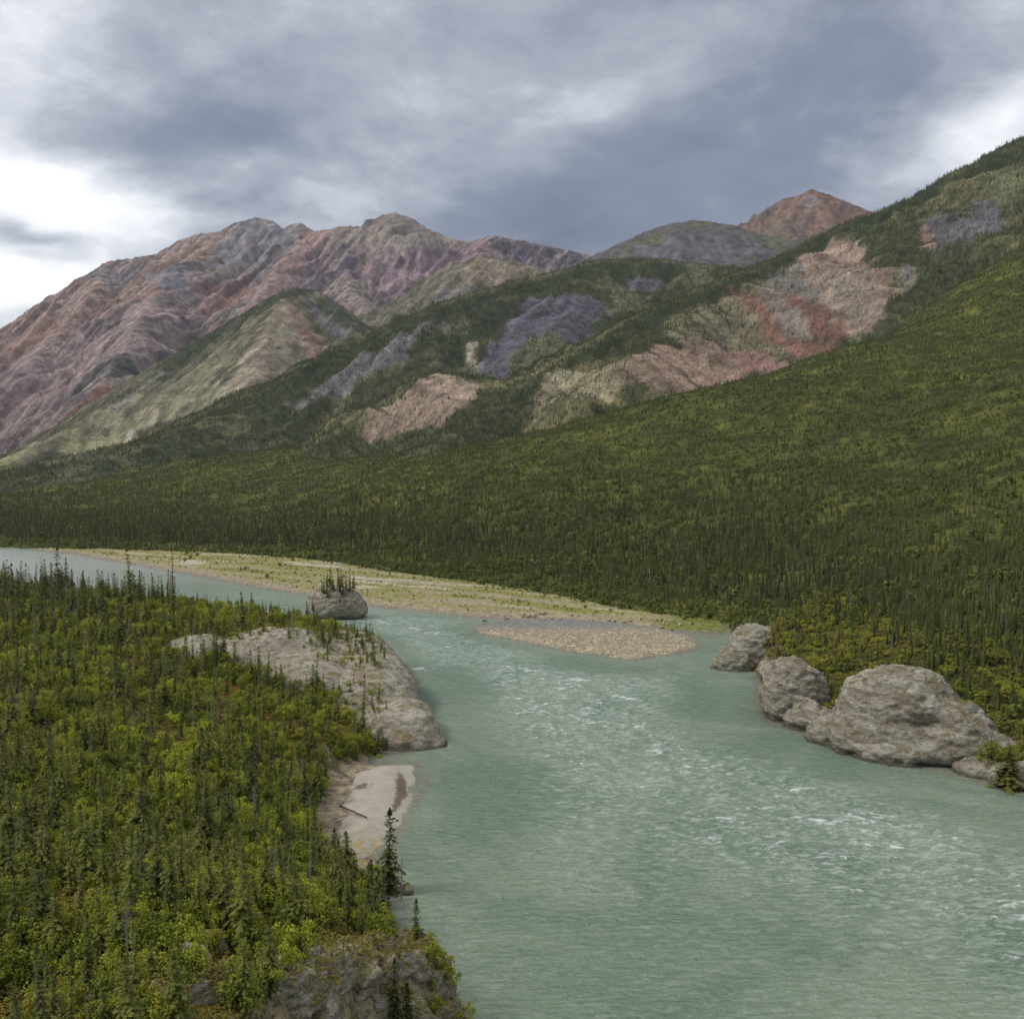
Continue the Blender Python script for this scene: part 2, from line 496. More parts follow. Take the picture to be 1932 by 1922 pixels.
HP = []
for x, y in FOREST_EDGE[:21]:
    HP.append((x, y, 2.6))
HP += [(86, 232, 13), (99, 224, 11), (104, 208, 6), (67, 254, 9.5), (77, 240, 6), (74, 305, 9), (110, 240, 17), (95, 260, 17), (92, 300, 20)]
HP += [(-540, 850, 3), (-900, 1040, 4), (150, 120, 4), (300, 60, 40)]
HP += [Y(*p) for p in [(1932, 455, 1250), (1800, 540, 1160), (1580, 660, 1040), (1490, 695, 1000), (1350, 730, 960), (1250, 758, 930), (1100, 806, 900), (1000, 838, 880), (850, 876, 900),
                       (1932, 700, 760), (1932, 900, 520), (1932, 1100, 360), (1932, 1300, 250), (1600, 1230, 330), (1600, 1000, 520), (1600, 850, 700), (1300, 960, 640), (1300, 1060, 500), (1000, 960, 680), (700, 980, 760),
                       (700, 920, 900), (400, 960, 950), (400, 900, 1150), (100, 985, 880), (100, 930, 1150), (0, 890, 1500), (200, 858, 1500), (500, 850, 1300), (-500, 900, 1700), (2200, 300, 1400), (2200, 600, 900), (2300, 1000, 450),
                       # behind the edge the ground falls into the gully
                       (1932, 490, 1400), (1800, 575, 1310), (1580, 690, 1180), (1490, 722, 1130), (1350, 745, 1080)]]
HP += [(0, 1700, 40), (-800, 2400, 60), (-1600, 3300, 80), (1200, 3300, 200), (600, 2000, 120), (-1600, 1500, 20)]
HS = TPS(HP, 1.0, 6.0)


def slope_h(x, y):
    s = poly_sd(x, y, FOREST_EDGE)
    z = HS(x, y)
    z = z + sstep(20, 200, s) * (fbm(x * .006, y * .006, 4, 51) * 9 + fbm(x * .03, y * .03, 3, 53) * 1.6)
    z = np.maximum(z, 2.2 + .02 * np.clip(s, 0, 400))
    return -2.5 + (z + 2.5) * sstep(-5, 4, s + fbm(x * .1, y * .1, 3, 55) * 2)


# ------------------------------------------------------------------ mountains: crest lines with flanks, ribs and gullies
class Ridge:
    def __init__(self, name, lines, k, r, gul, rough, step=12, fall=(0, -1)):
        fl = math.hypot(*fall); self.fall = (fall[0] / fl, fall[1] / fl)
        self.name, self.k, self.r, self.gul, self.rough = name, k, r, gul, rough
        P, T, t0 = [], [], 0
        for ln in lines:
            ln = [Y(*p) for p in ln]
            for a, b in zip(ln[:-1], ln[1:]):
                a, b = np.array(a), np.array(b); L = np.linalg.norm(b[:2] - a[:2]); n = max(2, int(L / step))
                for i in range(n):
                    P.append(a + (b - a) * i / n); T.append(t0 + L * i / n)
                t0 += L
            P.append(np.array(ln[-1])); T.append(t0); t0 += 900
        self.P = np.array(P); self.T = np.array(T)

    def raw(self, x, y):
        x = np.asarray(x, float).ravel(); y = np.asarray(y, float).ravel()
        z = np.empty(x.size); t = np.empty(x.size); d = np.empty(x.size)
        cx, cy, cz = self.P.T
        for i in range(0, x.size, 20000):
            sl = slice(i, i + 20000)
            D = np.hypot(x[sl, None] - cx, y[sl, None] - cy)
            zz_ = cz - self.k * (np.sqrt(D * D + self.r ** 2) - self.r)
            j = zz_.argmax(1); ii = np.arange(len(j))
            z[sl] = zz_[ii, j]; t[sl] = self.T[j]; d[sl] = D[ii, j]
        return z, t, d

    def h(self, x, y, full=False):
        sh = np.shape(x)
        wx = np.asarray(x, float).ravel(); wy = np.asarray(y, float).ravel()
        z, t, d = self.raw(wx, wy)
        A, Lg, Dg = self.gul
        fx_, fy_ = self.fall
        tw = wx * -fy_ + wy * fx_ + fbm(wx / 400, wy / 400, 2, 61) * 70          # across the fall line
        al = wx * fx_ + wy * fy_                                                   # down the fall line
        g = ridged(tw / Lg, al / (Lg * 4.0), 4, 63)
        z = z + A * sstep(0, Dg, d) * (g - .62) * 2
        g2 = 1.24 - ridged(tw / (Lg * .3), al / (Lg * 1.8) + 7, 3, 73)              # sharp chutes
        z = z + A * .22 * sstep(0, Dg * .4, d) * (g2 - .62) * 2
        z = z + self.rough * fbm(wx / 90, wy / 90, 5, 65, .55) * (.35 + .65 * sstep(0, 120, d))
        z = z + self.rough * .5 * (ridged(wx / 48, wy / 48, 4, 69) - .6) * (.3 + .7 * sstep(0, 50, d))
        z = z + self.rough * .45 * (ridged(wx / 33 + 5, wy / 33, 3, 75) - .6) * sstep(160, 20, d)      # crags along the crest
        z = z.reshape(sh)
        return (z, tw.reshape(sh), al.reshape(sh), g.reshape(sh)) if full else z


MASSIF = Ridge('mountain', [
    [(-500, 700, 3600), (-200, 660, 3900), (0, 622, 4100), (80, 575, 4200), (160, 522, 4300), (215, 490, 4350), (300, 479, 4400), (345, 452, 4400), (380, 440, 4400), (425, 434, 4400), (445, 420, 4400), (482, 410, 4400), (512, 416, 4400), (532, 430, 4400), (566, 420, 4400), (590, 437, 4350), (640, 428, 4300),
     (710, 424, 4300), (724, 404, 4300), (745, 400, 4300), (770, 408, 4300), (800, 428, 4300), (840, 446, 4300), (880, 456, 4300), (930, 444, 4300), (1000, 456, 4350), (1110, 480, 4400), (1250, 520, 4500)],
    [(590, 437, 4350), (545, 480, 4050), (505, 535, 3750), (470, 580, 3450)],
    [(445, 420, 4400), (370, 480, 4100), (320, 505, 3900), (280, 570, 3600), (232, 664, 3150), (180, 735, 2900), (110, 800, 2700)],
    [(660, 428, 4300), (655, 500, 4000), (660, 545, 3700), (710, 590, 3350)],
    [(930, 444, 4300), (875, 500, 3950), (830, 540, 3700), (790, 575, 3450)],
    [(215, 490, 4350), (150, 580, 3900), (60, 680, 3400)],
    [(300, 479, 4400), (230, 570, 3950), (140, 690, 3350)],
], .80, 8, (50, 150, 190), 20, 14, (-.5, -.87))
PEAK = Ridge('mountain', [[(1180, 520, 3700), (1300, 470, 3900), (1400, 436, 4000), (1425, 412, 4000), (1455, 388, 4000), (1480, 374, 4000), (1505, 370, 4000), (1530, 357, 4000), (1560, 366, 4000), (1640, 398, 4000), (1800, 450, 4000), (2000, 520, 4000)],
                          [(1530, 357, 4000), (1480, 420, 3700), (1430, 470, 3400)], [(1530, 357, 4000), (1570, 420, 3650)]], .74, 6, (30, 110, 150), 14, 14, (-.3, -1))
MOUND = Ridge('hill', [[(1060, 520, 2700), (1150, 484, 2800), (1230, 446, 2850), (1275, 426, 2850), (1310, 418, 2850), (1345, 424, 2850), (1400, 442, 2850), (1470, 458, 2900), (1560, 450, 3000), (1700, 440, 3100)]], .55, 70, (14, 140, 200), 8, 14)
TANHILL = Ridge('hill', [[(1120, 535, 3000), (1020, 512, 3050), (960, 490, 3150), (905, 484, 3200), (870, 500, 3150), (830, 535, 3050), (790, 575, 2950), (760, 610, 2850)]], .62, 25, (22, 90, 120), 12, 12, (-.4, -1))
PYRAMID = Ridge('hill', [[(700, 640, 2900), (640, 590, 2900), (590, 546, 2850), (548, 543, 2750), (500, 570, 2650), (440, 608, 2560), (370, 650, 2460), (300, 692, 2360), (240, 735, 2260), (170, 785, 2150), (90, 832, 2050), (0, 868, 1950), (-200, 930, 1800)],
                         [(548, 543, 2750), (530, 566, 2600), (500, 640, 2300), (470, 720, 2050), (450, 790, 1850)],
                         [(590, 546, 2850), (640, 585, 2650), (700, 640, 2400)]], .66, 8, (13, 95, 160), 5, 10, (-.12, -1))
SPUR3 = Ridge('hill', [[(1470, 540, 2000), (1370, 505, 2150), (1290, 496, 2250), (1200, 490, 2300), (1140, 492, 2250), (1060, 514, 2150), (990, 530, 2080), (900, 556, 2000), (800, 596, 1900), (700, 660, 1780), (620, 716, 1680), (520, 756, 1580), (400, 796, 1470), (250, 838, 1370), (100, 872, 1280)]], .52, 45, (17, 120, 160), 9, 10, (-.3, -1))
SPUR2 = Ridge('hill', [[(2400, 60, 1700), (2150, 165, 1650), (1932, 266, 1620), (1850, 312, 1620), (1760, 360, 1620), (1640, 408, 1620), (1500, 474, 1600), (1400, 516, 1570), (1300, 556, 1520), (1200, 600, 1450), (1100, 660, 1370), (1000, 726, 1280), (920, 780, 1200), (840, 828, 1120), (740, 880, 1040)],
                       [(1700, 385, 1620), (1745, 460, 1480), (1740, 540, 1360)], [(1860, 310, 1620), (1900, 400, 1480), (1920, 450, 1380)],
                       [(1000, 726, 1280), (900, 712, 1330), (820, 704, 1400)], [(1330, 545, 1530), (1290, 610, 1380), (1190, 680, 1220)]], .60, 22, (15, 70, 120), 8, 8, (.5, -.87))
RIDGES = {'massif': MASSIF, 'peak': PEAK, 'mound': MOUND, 'tanhill': TANHILL, 'pyramid': PYRAMID, 'spur3': SPUR3, 'spur2': SPUR2}
HF = {k: r.h for k, r in RIDGES.items()}
HF['slope'] = slope_h


def cast(hill, px, py):
    """where the line of sight of a surveyed picture point meets the hill: its map position"""
    d = ray(px, py); d = d / d[1]
    near, far = {'massif': (2500, 4700), 'peak': (3000, 4300), 'mound': (2200, 3000), 'tanhill': (2400, 3400), 'pyramid': (1500, 3000), 'spur3': (1150, 2500), 'spur2': (900, 1800), 'slope': (200, 1500)}[hill]
    yy = np.linspace(near, far, 500)
    hh = HF[hill](d[0] * yy, yy); zr = EYE + d[2] * yy
    hit = np.nonzero(hh >= zr)[0]
    i = hit[0] if len(hit) else int(np.argmax(hh - zr))
    return (d[0] * yy[i], yy[i])


# ---- bare ground, screes and outcrops: (hill, outline, colour, edge softness m, tree share)
def C(r, g, b, sat=.72):
    c = np.array(lin(r, g, b, 1.2)); return .86 * (c * sat + (c @ np.array([.3, .59, .11])) * (1 - sat))


PATCH = [
    ('spur2', [(1160, 725), (1230, 660), (1350, 562), (1480, 500), (1570, 456), (1640, 480), (1695, 560), (1640, 640), (1560, 680), (1480, 698), (1400, 716), (1260, 736)], C(120, 110, 78), 16, .22),
    ('spur2', [(1932, 268), (1640, 408), (1400, 516), (1200, 600), (1000, 728), (900, 796), (900, 816), (1010, 745), (1200, 620), (1400, 536), (1640, 430), (1932, 292)], C(54, 62, 38), 8, 1.1),
    ('spur2', [(1500, 490), (1570, 455), (1640, 480), (1690, 560), (1660, 620), (1590, 640), (1540, 580), (1500, 530)], C(146, 120, 100), 12, .04),
    ('spur2', [(1560, 520), (1610, 500), (1670, 570), (1650, 620), (1600, 620)], C(138, 122, 104), 12, .05),
    ('spur2', [(1440, 510), (1500, 500), (1560, 590), (1600, 650), (1570, 660), (1500, 580), (1450, 545)], C(114, 110, 100), 12, .12),
    ('spur2', [(1370, 540), (1420, 548), (1510, 640), (1600, 640), (1560, 680), (1500, 670), (1440, 620)], C(122, 84, 64), 10, .03),
    ('spur2', [(1440, 545), (1500, 552), (1580, 600), (1610, 640), (1570, 665), (1500, 640)], C(116, 78, 62), 10, .03),
    ('spur2', [(1430, 540), (1460, 540), (1540, 640), (1510, 640)], C(126, 112, 100), 8, .04),
    ('spur2', [(1170, 700), (1230, 650), (1330, 640), (1410, 655), (1480, 690), (1400, 715), (1260, 735), (1180, 725)], C(146, 118, 94), 14, .05),
    ('spur2', [(1360, 660), (1420, 655), (1490, 695), (1400, 710)], C(128, 92, 82), 10, .04),
    ('spur2', [(1000, 740), (1070, 700), (1150, 690), (1150, 730), (1020, 770)], C(140, 128, 92), 16, .3),
    ('spur2', [(690, 815), (715, 770), (790, 715), (840, 704), (895, 725), (900, 760), (850, 790), (760, 815), (700, 830)], C(148, 124, 100), 9, .02),
    ('spur2', [(1730, 440), (1780, 400), (1830, 420), (1830, 470), (1760, 470)], C(96, 92, 94), 10, .06),
    ('spur2', [(1735, 430), (1765, 425), (1760, 470), (1735, 470)], C(158, 120, 98), 8, .03),
    ('spur2', [(1830, 380), (1880, 385), (1890, 440), (1840, 440)], C(98, 94, 96), 10, .08),
    ('spur2', [(1700, 490), (1720, 500), (1725, 555), (1700, 560)], C(124, 116, 100), 6, .12),
    ('spur2', [(1850, 330), (1932, 310), (1932, 380), (1870, 370)], C(96, 100, 60), 14, .3),
    ('spur3', [(1290, 498), (1140, 494), (1060, 516), (900, 558), (800, 598), (700, 662), (700, 680), (800, 616), (900, 578), (1060, 534), (1140, 512), (1290, 514)], C(60, 66, 40), 10, 1.0),
    ('spur3', [(960, 600), (1000, 560), (1060, 555), (1130, 570), (1150, 600), (1080, 640), (1000, 690), (940, 720), (900, 700), (920, 660)], C(92, 86, 98), 12, .02),
    ('spur3', [(1170, 525), (1240, 525), (1240, 552), (1180, 550)], C(96, 90, 100), 12, .06),
    ('spur3', [(980, 650), (1040, 630), (1070, 650), (1000, 700), (960, 700)], C(100, 102, 62), 10, .3),
    ('spur3', [(880, 650), (905, 640), (900, 700), (880, 690)], C(140, 130, 104), 8, .1),
    ('spur3', [(540, 770), (620, 715), (720, 660), (800, 610), (830, 612), (760, 670), (640, 740), (560, 780)], C(112, 106, 106), 14, .15),
    ('pyramid', [(400, 770), (450, 690), (490, 620), (535, 562), (600, 636), (640, 690), (570, 740), (500, 790)], C(150, 134, 106), 10, .02),
    ('pyramid', [(540, 562), (600, 628), (632, 684), (590, 690), (555, 620)], C(142, 110, 90), 10, .02),
    ('pyramid', [(500, 720), (560, 700), (590, 720), (520, 780)], C(112, 104, 84), 12, .1),
    ('pyramid', [(570, 560), (620, 580), (720, 660), (680, 660), (610, 620)], C(98, 94, 98), 14, .05),
    ('pyramid', [(180, 790), (300, 720), (400, 690), (430, 760), (330, 790), (220, 830)], C(140, 134, 92), 18, .05),
    ('pyramid', [(210, 772), (320, 686), (420, 612), (424, 617), (326, 694), (222, 776)], C(140, 136, 124), 7, .05),
    ('pyramid', [(0, 850), (120, 810), (260, 800), (250, 830), (100, 850), (0, 880)], C(150, 142, 92), 14, .05),
    ('pyramid', [(232, 815), (250, 818), (252, 832), (240, 832)], C(205, 198, 180), 5, 0),
    ('pyramid', [(290, 690), (440, 600), (548, 538), (600, 545), (560, 556), (520, 572), (450, 622), (310, 706)], C(62, 70, 44), 8, .95),
    ('pyramid', [(600, 560), (650, 590), (720, 640), (720, 655), (650, 620), (600, 580)], C(62, 70, 46), 8, .9),
    ('massif', [(0, 690), (200, 600), (380, 560), (470, 560), (330, 660), (120, 790), (0, 820)], C(148, 122, 116), 40, 0),
    ('massif', [(0, 620), (160, 520), (330, 480), (300, 560), (120, 640), (0, 690)], C(150, 112, 96), 40, 0),
    ('massif', [(150, 520), (300, 478), (320, 500), (200, 545)], C(118, 112, 116), 25, 0),
    ('massif', [(330, 450), (430, 435), (420, 470), (300, 520), (220, 560)], C(148, 110, 88), 30, 0),
    ('massif', [(430, 425), (482, 408), (570, 422), (560, 460), (500, 500), (400, 500)], C(136, 132, 134), 30, 0),
    ('massif', [(280, 520), (330, 498), (380, 520), (350, 550), (300, 545)], C(122, 120, 128), 25, 0),
    ('massif', [(360, 520), (470, 520), (480, 560), (380, 580)], C(136, 94, 82), 30, 0),
    ('massif', [(470, 580), (520, 500), (580, 440), (640, 430), (600, 480), (560, 540), (500, 560)], C(162, 124, 112), 25, 0),
    ('massif', [(560, 540), (590, 470), (660, 480), (700, 550), (640, 580)], C(104, 84, 98), 30, 0),
    ('massif', [(700, 560), (700, 480), (830, 460), (930, 450), (880, 510), (800, 560), (760, 610)], C(150, 118, 126), 35, 0),
    ('massif', [(640, 430), (720, 404), (780, 406), (880, 455), (760, 480), (660, 460)], C(142, 130, 112), 25, 0),
    ('massif', [(620, 530), (700, 530), (760, 600), (720, 620), (640, 570)], C(132, 116, 100), 25, 0),
    ('massif', [(900, 450), (930, 440), (1130, 480), (1100, 520), (960, 500)], C(98, 84, 98), 25, 0),
    ('massif', [(130, 740), (232, 662), (300, 720), (240, 770), (150, 790)], C(70, 74, 66), 18, 0),
    ('massif', [(115, 790), (190, 725), (230, 735), (200, 765), (120, 795)], C(124, 82, 68), 14, 0),
    ('peak', [(1400, 435), (1480, 372), (1530, 356), (1640, 398), (1600, 440), (1450, 470)], C(134, 98, 76), 20, 0),
    ('peak', [(1500, 385), (1530, 368), (1550, 385), (1530, 400)], C(136, 124, 114), 14, 0),
    ('peak', [(1430, 430), (1500, 410), (1530, 450), (1440, 470)], C(124, 108, 82), 20, 0),
    ('mound', [(1200, 470), (1300, 440), (1420, 450), (1440, 480), (1300, 500), (1230, 500)], C(104, 96, 104), 30, .03),
    ('tanhill', [(860, 510), (920, 488), (1010, 515), (960, 540), (880, 540)], C(142, 122, 98), 25, .02),
    ('tanhill', [(770, 600), (830, 545), (900, 545), (830, 590)], C(116, 108, 104), 20, .06),
]
for i, p in enumerate(PATCH):
    PATCH[i] = (p[0], [cast(p[0], *q) for q in p[1]], *p[2:])

BASE = {  # colour where nothing is bare, second colour, share of trees
    'spur2': (C(70, 75, 42), C(108, 102, 58), .85), 'spur3': (C(64, 70, 42), C(100, 98, 60), .8), 'pyramid': (C(80, 80, 52), C(122, 112, 78), .34),
    'tanhill': (C(100, 96, 70), C(124, 112, 92), .12), 'mound': (C(98, 92, 92), C(106, 106, 72), .06), 'peak': (C(116, 92, 78), C(106, 96, 84), 0), 'massif': (C(140, 116, 106), C(122, 110, 104), 0)}


def hill_surface(key, x, y, t, d, g):
    """colour and tree share at map points of a hill"""
    b1, b2, tree = BASE[key]
    n = fbm(x / 140, y / 140, 5, 81, .6); n2 = fbm(x / 35, y / 35, 4, 83, .6)
    f = sstep(-.12, .28, n + n2 * .5)[:, None]
    col = b1 * (1 - f) + b2 * f
    tr = np.full(x.shape, tree) * (1 - .6 * f[:, 0])
    streak = fbm(t / 16, d / 170, 4, 85, .6)
    for hk, poly, c, soft, share in PATCH:
        if hk != key:
            continue
        sd_ = poly_sd(x, y, poly) + (n * 1.6 + n2 * 1.2) * soft + streak * soft * 1.2
        m = sstep(-soft * .5, soft * .5, sd_) * (.8 + .2 * sstep(-.25, .15, n2 + streak * .8))
        cc = c * (1 + .6 * streak[:, None] + .3 * n2[:, None])
        col = col * (1 - m[:, None]) + cc * m[:, None]
        tr = tr * (1 - m) + share * m
    col = col * (1 + .3 * fbm(x / 17, y / 17, 4, 185, .7) + .3 * streak)[:, None]
    if key in ('massif', 'peak', 'pyramid', 'tanhill'):
        s2 = sstep(.04, .22, fbm(t / 26, d / 420, 4, 87, .6))[:, None] * (.8 if key == 'massif' else .4)
        col = col * (1 - s2) + np.array(C(172, 148, 136) if key == 'massif' else C(140, 112, 96) if key == 'peak' else C(160, 148, 118)) * s2
        s3 = (sstep(.0, .3, fbm(t / 60 + 9, d / 260, 5, 89, .65)) * sstep(.4, .7, g))[:, None] * .75
        col = col * (1 - s3) + np.array(C(92, 78, 80) if key in ('massif', 'peak') else C(90, 86, 66)) * s3
    return np.clip(col, .01, .8), tr


BOX = {'massif': (-2300, 1200, 2550, 4650, 6.5), 'peak': (400, 2300, 3150, 4200, 10), 'mound': (-100, 1500, 2250, 3100, 10), 'tanhill': (-450, 500, 2450, 3350, 8), 'pyramid': (-1500, -150, 1500, 3000, 7),
       'spur3': (-900, 800, 1150, 2450, 6), 'spur2': (-400, 1500, 880, 1800, 4.5)}
LBL = {'massif': 'long red and grey mountain massif', 'peak': 'distant rusty red pointed peak', 'mound': 'purple grey rounded hill', 'tanhill': 'tan ridge below the massif', 'pyramid': 'tan pyramid shaped spur', 'spur3': 'wooded spur with purple scree', 'spur2': 'wooded spur with red scars'}


def all_h(x, y, skip=None):
    out = np.full(np.shape(x), -50.0)
    for k, (x0, x1, y0, y1, _) in BOX.items():
        if k == skip:
            continue
        m = (x > x0) & (x < x1) & (y > y0) & (y < y1)
        if m.any():
            out[m] = np.maximum(out[m], HF[k](x[m], y[m]))
    if skip != 'slope':
        out = np.maximum(out, slope_h(x, y))
    return out


CG = {}   # coarse heights of every hill, to drop what lies buried
for key, (x0, x1, y0, y1, st) in BOX.items():
    rd = RIDGES[key]
    xs, ys = np.arange(x0, x1, st), np.arange(y0, y1, st)
    X, Yg = np.meshgrid(xs, ys)
    z, t, d, g = rd.h(X, Yg, True)
    low = slope_h(X[::6, ::6], Yg[::6, ::6])
    low = np.repeat(np.repeat(low, 6, 0), 6, 1)[:X.shape[0], :X.shape[1]]
    # only what the valley side of the range can show: in front of and a little behind the crest
    keep = (z > low - 25) & (z > -5)
    f = grid_faces(len(xs), len(ys), keep)
    v = np.stack([X.ravel(), Yg.ravel(), z.ravel()], 1)
    v, f, t_, d_, g_ = compact(v, f, t.ravel(), d.ravel(), g.ravel())
    col, _ = hill_surface(key, v[:, 0], v[:, 1], t_, d_, g_)
    me = mesh_np(rd.name, v, f, M_FAR if key in ('massif', 'peak', 'mound', 'tanhill', 'pyramid') else M_MID)
    attr_color(me, col)
    set_props(link(rd.name, me), LBL[key] + ' rising above the valley', 'mountain' if rd.name == 'mountain' else 'hill', None, 'structure')

# ---- forested valley slope
xs = axis((-1700, -700, 16), (-700, -340, 7), (-340, 160, 3.2), (160, 420, 4), (420, 900, 7), (900, 1700, 16))
ys = axis((130, 480, 3), (480, 800, 4.5), (800, 1500, 8), (1500, 3400, 30))
X, Yg = np.meshgrid(xs, ys)
z = slope_h(X, Yg)
f = grid_faces(len(xs), len(ys), z > -2.4)
v = np.stack([X.ravel(), Yg.ravel(), z.ravel()], 1)
v, f = compact(v, f)
x, y = v[:, 0], v[:, 1]
n = fbm(x / 60, y / 60, 5, 91, .6); n2 = fbm(x / 14, y / 14, 4, 93, .6)
c1, c2, c3 = np.array(lin(66, 72, 36, 1.0)), np.array(lin(86, 90, 42, 1.0)), np.array(lin(122, 114, 56, 1.0))
a = sstep(-.25, .3, n + n2 * .5)[:, None]; b = sstep(.3, .6, n2 + n * .5)[:, None] * .7
col = (c1 * (1 - a) + c2 * a) * (1 - b) + c3 * b
s_e = poly_sd(x, y, FOREST_EDGE); k = (sstep(7, 2, s_e + n2 * 5) * sstep(330, 300, y))[:, None]
col = col * (1 - k) + np.array(lin(108, 96, 66, 1.0)) * k
me = mesh_np('valley_slope', v, f, M_MID); attr_color(me, col)
set_props(link('valley_slope', me), 'mossy ground of the forested valley slope', 'hillside', None, 'structure')

# ---- far gravel bar and spit
xs = axis((-560, -200, 3), (-200, 110, 1.3)); ys = axis((330, 480, 1.3), (480, 900, 3))
X, Yg = np.meshgrid(xs, ys); z = bar_h(X, Yg)
f = grid_faces(len(xs), len(ys), z > -.7)
v = np.stack([X.ravel(), Yg.ravel(), z.ravel()], 1); v, f = compact(v, f)
x, y = v[:, 0], v[:, 1]
s = poly_sd(x, y, BAR)
ca = -.55                                                   # grain of the bar runs along the river
u_, w_ = x * math.cos(ca) + y * math.sin(ca), -x * math.sin(ca) + y * math.cos(ca)
n = fbm(u_ / 55, w_ / 9, 4, 95, .6); n2 = fbm(x / 4, y / 4, 3, 97)
grav, stone, grass, green = (np.array(lin(*q, 1.15)) for q in ((150, 138, 112), (118, 106, 98), (132, 128, 76), (112, 116, 58)))
gm = (sstep(-.22, .08, n + n2 * .3 + .12 * sstep(-40, -120, x)) * sstep(6, 16, s))[:, None]
col = grav * (1 - gm) + grass * gm
gg = (sstep(.15, .4, n) * sstep(14, 24, s) + sstep(48, 62, x + n * 30) * sstep(0, 6, s))[:, None].clip(0, 1)
col = col * (1 - gg) + green * gg
sm = sstep(9, 2, s + n2 * 5)[:, None] * .8
col = col * (1 - sm) + stone * sm
pa = sstep(.22, .34, fbm(u_ / 70 + 5, w_ / 7, 3, 99))[:, None] * sstep(10, 20, s)[:, None]
col = col * (1 - pa) + np.array(lin(176, 166, 148, 1.15)) * pa
me = mesh_np('gravel_bar', v, f, M_GRAVEL); attr_color(me, col)
set_props(link('gravel_bar', me), 'long grassy gravel bar below the forest', 'gravel bar', None, 'structure')

xs = np.arange(-25, 70, .6); ys = np.arange(300, 392, .7)
X, Yg = np.meshgrid(xs, ys); z = spit_h(X, Yg)
f = grid_faces(len(xs), len(ys), z > -.5)
v = np.stack([X.ravel(), Yg.ravel(), z.ravel()], 1); v, f = compact(v, f)
x, y = v[:, 0], v[:, 1]; s = poly_sd(x, y, SPIT)
n = fbm(x / 6, y / 6, 4, 101, .6)
k = sstep(4, .5, s + n * 2)[:, None] * .75
back = sstep(352, 366, y + n * 8)[:, None]
col = np.array(lin(172, 158, 128, 1.1)) * (1 - back) + np.array(lin(132, 132, 130, 1.1)) * back
col = col * (1 + .25 * n[:, None]); col = col * (1 - k) + np.array(lin(112, 100, 84, 1.0)) * k
me = mesh_np('gravel_spit', v, f, M_GRAVEL); attr_color(me, col)
set_props(link('gravel_spit', me), 'tan cobble spit jutting into the river', 'gravel bar', None, 'structure')

# ---- left bank
xs = axis((-560, -200, 5), (-200, -70, 1.5), (-70, 6, .7)); ys = axis((20, 70, 2), (70, 130, .7), (130, 250, .9), (250, 400, 1.6), (400, 560, 4))
X, Yg = np.meshgrid(xs, ys); z = left_h(X, Yg)
f = grid_faces(len(xs), len(ys), z > -2.6)
v = np.stack([X.ravel(), Yg.ravel(), z.ravel()], 1); v, f = compact(v, f)
x, y = v[:, 0], v[:, 1]
n = fbm(x / 14, y / 14, 4, 111, .6); n2 = fbm(x / 2.5, y / 2.5, 4, 113, .6); n3 = fbm(x / 5, y / 5, 3, 115)
c1, c2, c3, c4 = (np.array(lin(*q, 1.1)) for q in ((78, 74, 36), (134, 120, 48), (112, 84, 42), (150, 136, 112)))
a = sstep(-.2, .25, n + n2 * .4)[:, None]; b = sstep(.1, .35, n3 + n2 * .4)[:, None] * .8
col = (c1 * (1 - a) + c2 * a) * (1 - b) + c3 * b
sh = poly_sd(x, y, LEFT_SHORE); sb = poly_sd(x, y, SAND)
m = np.maximum(sstep(4, 1, sh + n2 * 2), sstep(-5, -1, sb + n2 * 3))[:, None]
col = col * (1 - m) + c4 * (1 + .4 * n2[:, None]) * m
zz1 = left_h(x + .8, y) - left_h(x - .8, y); zz2 = left_h(x, y + .8) - left_h(x, y - .8)
steep = sstep(.75, 1.3, np.hypot(zz1, zz2) / 1.6 + n2 * .5)[:, None]
col = col * (1 - steep) + np.array(lin(150, 136, 108, 1.0)) * (1 + .7 * n2[:, None]) * steep
me = mesh_np('river_bank', v, f, M_NEAR); attr_color(me, np.clip(col, .01, .8))
bank = link('river_bank', me); set_props(bank, 'mossy ground of the wooded near bank', 'river bank', None, 'structure')

# ---- sand bar
xs = np.arange(-42, -8, .25); ys = np.arange(138, 212, .35)
X, Yg = np.meshgrid(xs, ys); z = sand_h(X, Yg)
f = grid_faces(len(xs), len(ys), z > -.45)
v = np.stack([X.ravel(), Yg.ravel(), z.ravel()], 1); v, f = compact(v, f)
x, y = v[:, 0], v[:, 1]; s = poly_sd(x, y, SAND); n = fbm(x / 3, y / 3, 4, 121, .6); n2 = fbm(x / 1.2, y / 1.2, 3, 123)
dry, wet_, straw, mud = (np.array(lin(*q, .95)) for q in ((170, 163, 148), (112, 98, 80), (160, 138, 92), (92, 84, 74)))
col = dry * (1 + .12 * n[:, None])
wl = poly_sd(x, y, [tuple(Z(px, py)[:2]) for px, py in [(752, 1462), (766, 1478), (768, 1500), (750, 1528), (738, 1540), (748, 1505), (748, 1480)]])
east = sstep(-26, -22, x)
k = (sstep(2.6, 1.2, s + n * 1.4 + fbm(x * .13, y * .13, 4, 71) * 2.2) * east + sstep(-.5, .3, wl + n2 * .6))[:, None].clip(0, 1)
col = col * (1 - k) + wet_ * k
pud = np.array(Z(684, 1489)[:2])
k = (sstep(1.0, .6, np.hypot((x - pud[0]) / 1.9, (y - pud[1]) / 2.2) + n2 * .8) * .8)[:, None]
col = col * (1 - k) + mud * k
k = (sstep(166, 156, y + n * 10) * sstep(-.1, .15, n2 + n * .6) + sstep(-31.5, -34.5, x + n * 2) * .8)[:, None].clip(0, 1)
col = col * (1 - k) + straw * (1 + .5 * n2[:, None]) * k
me = mesh_np('sand_bar', v, f, M_SAND); attr_color(me, np.clip(col, .01, .8))
set_props(link('sand_bar', me), 'smooth pale sand bar on the near bank', 'sand bar', None, 'structure')

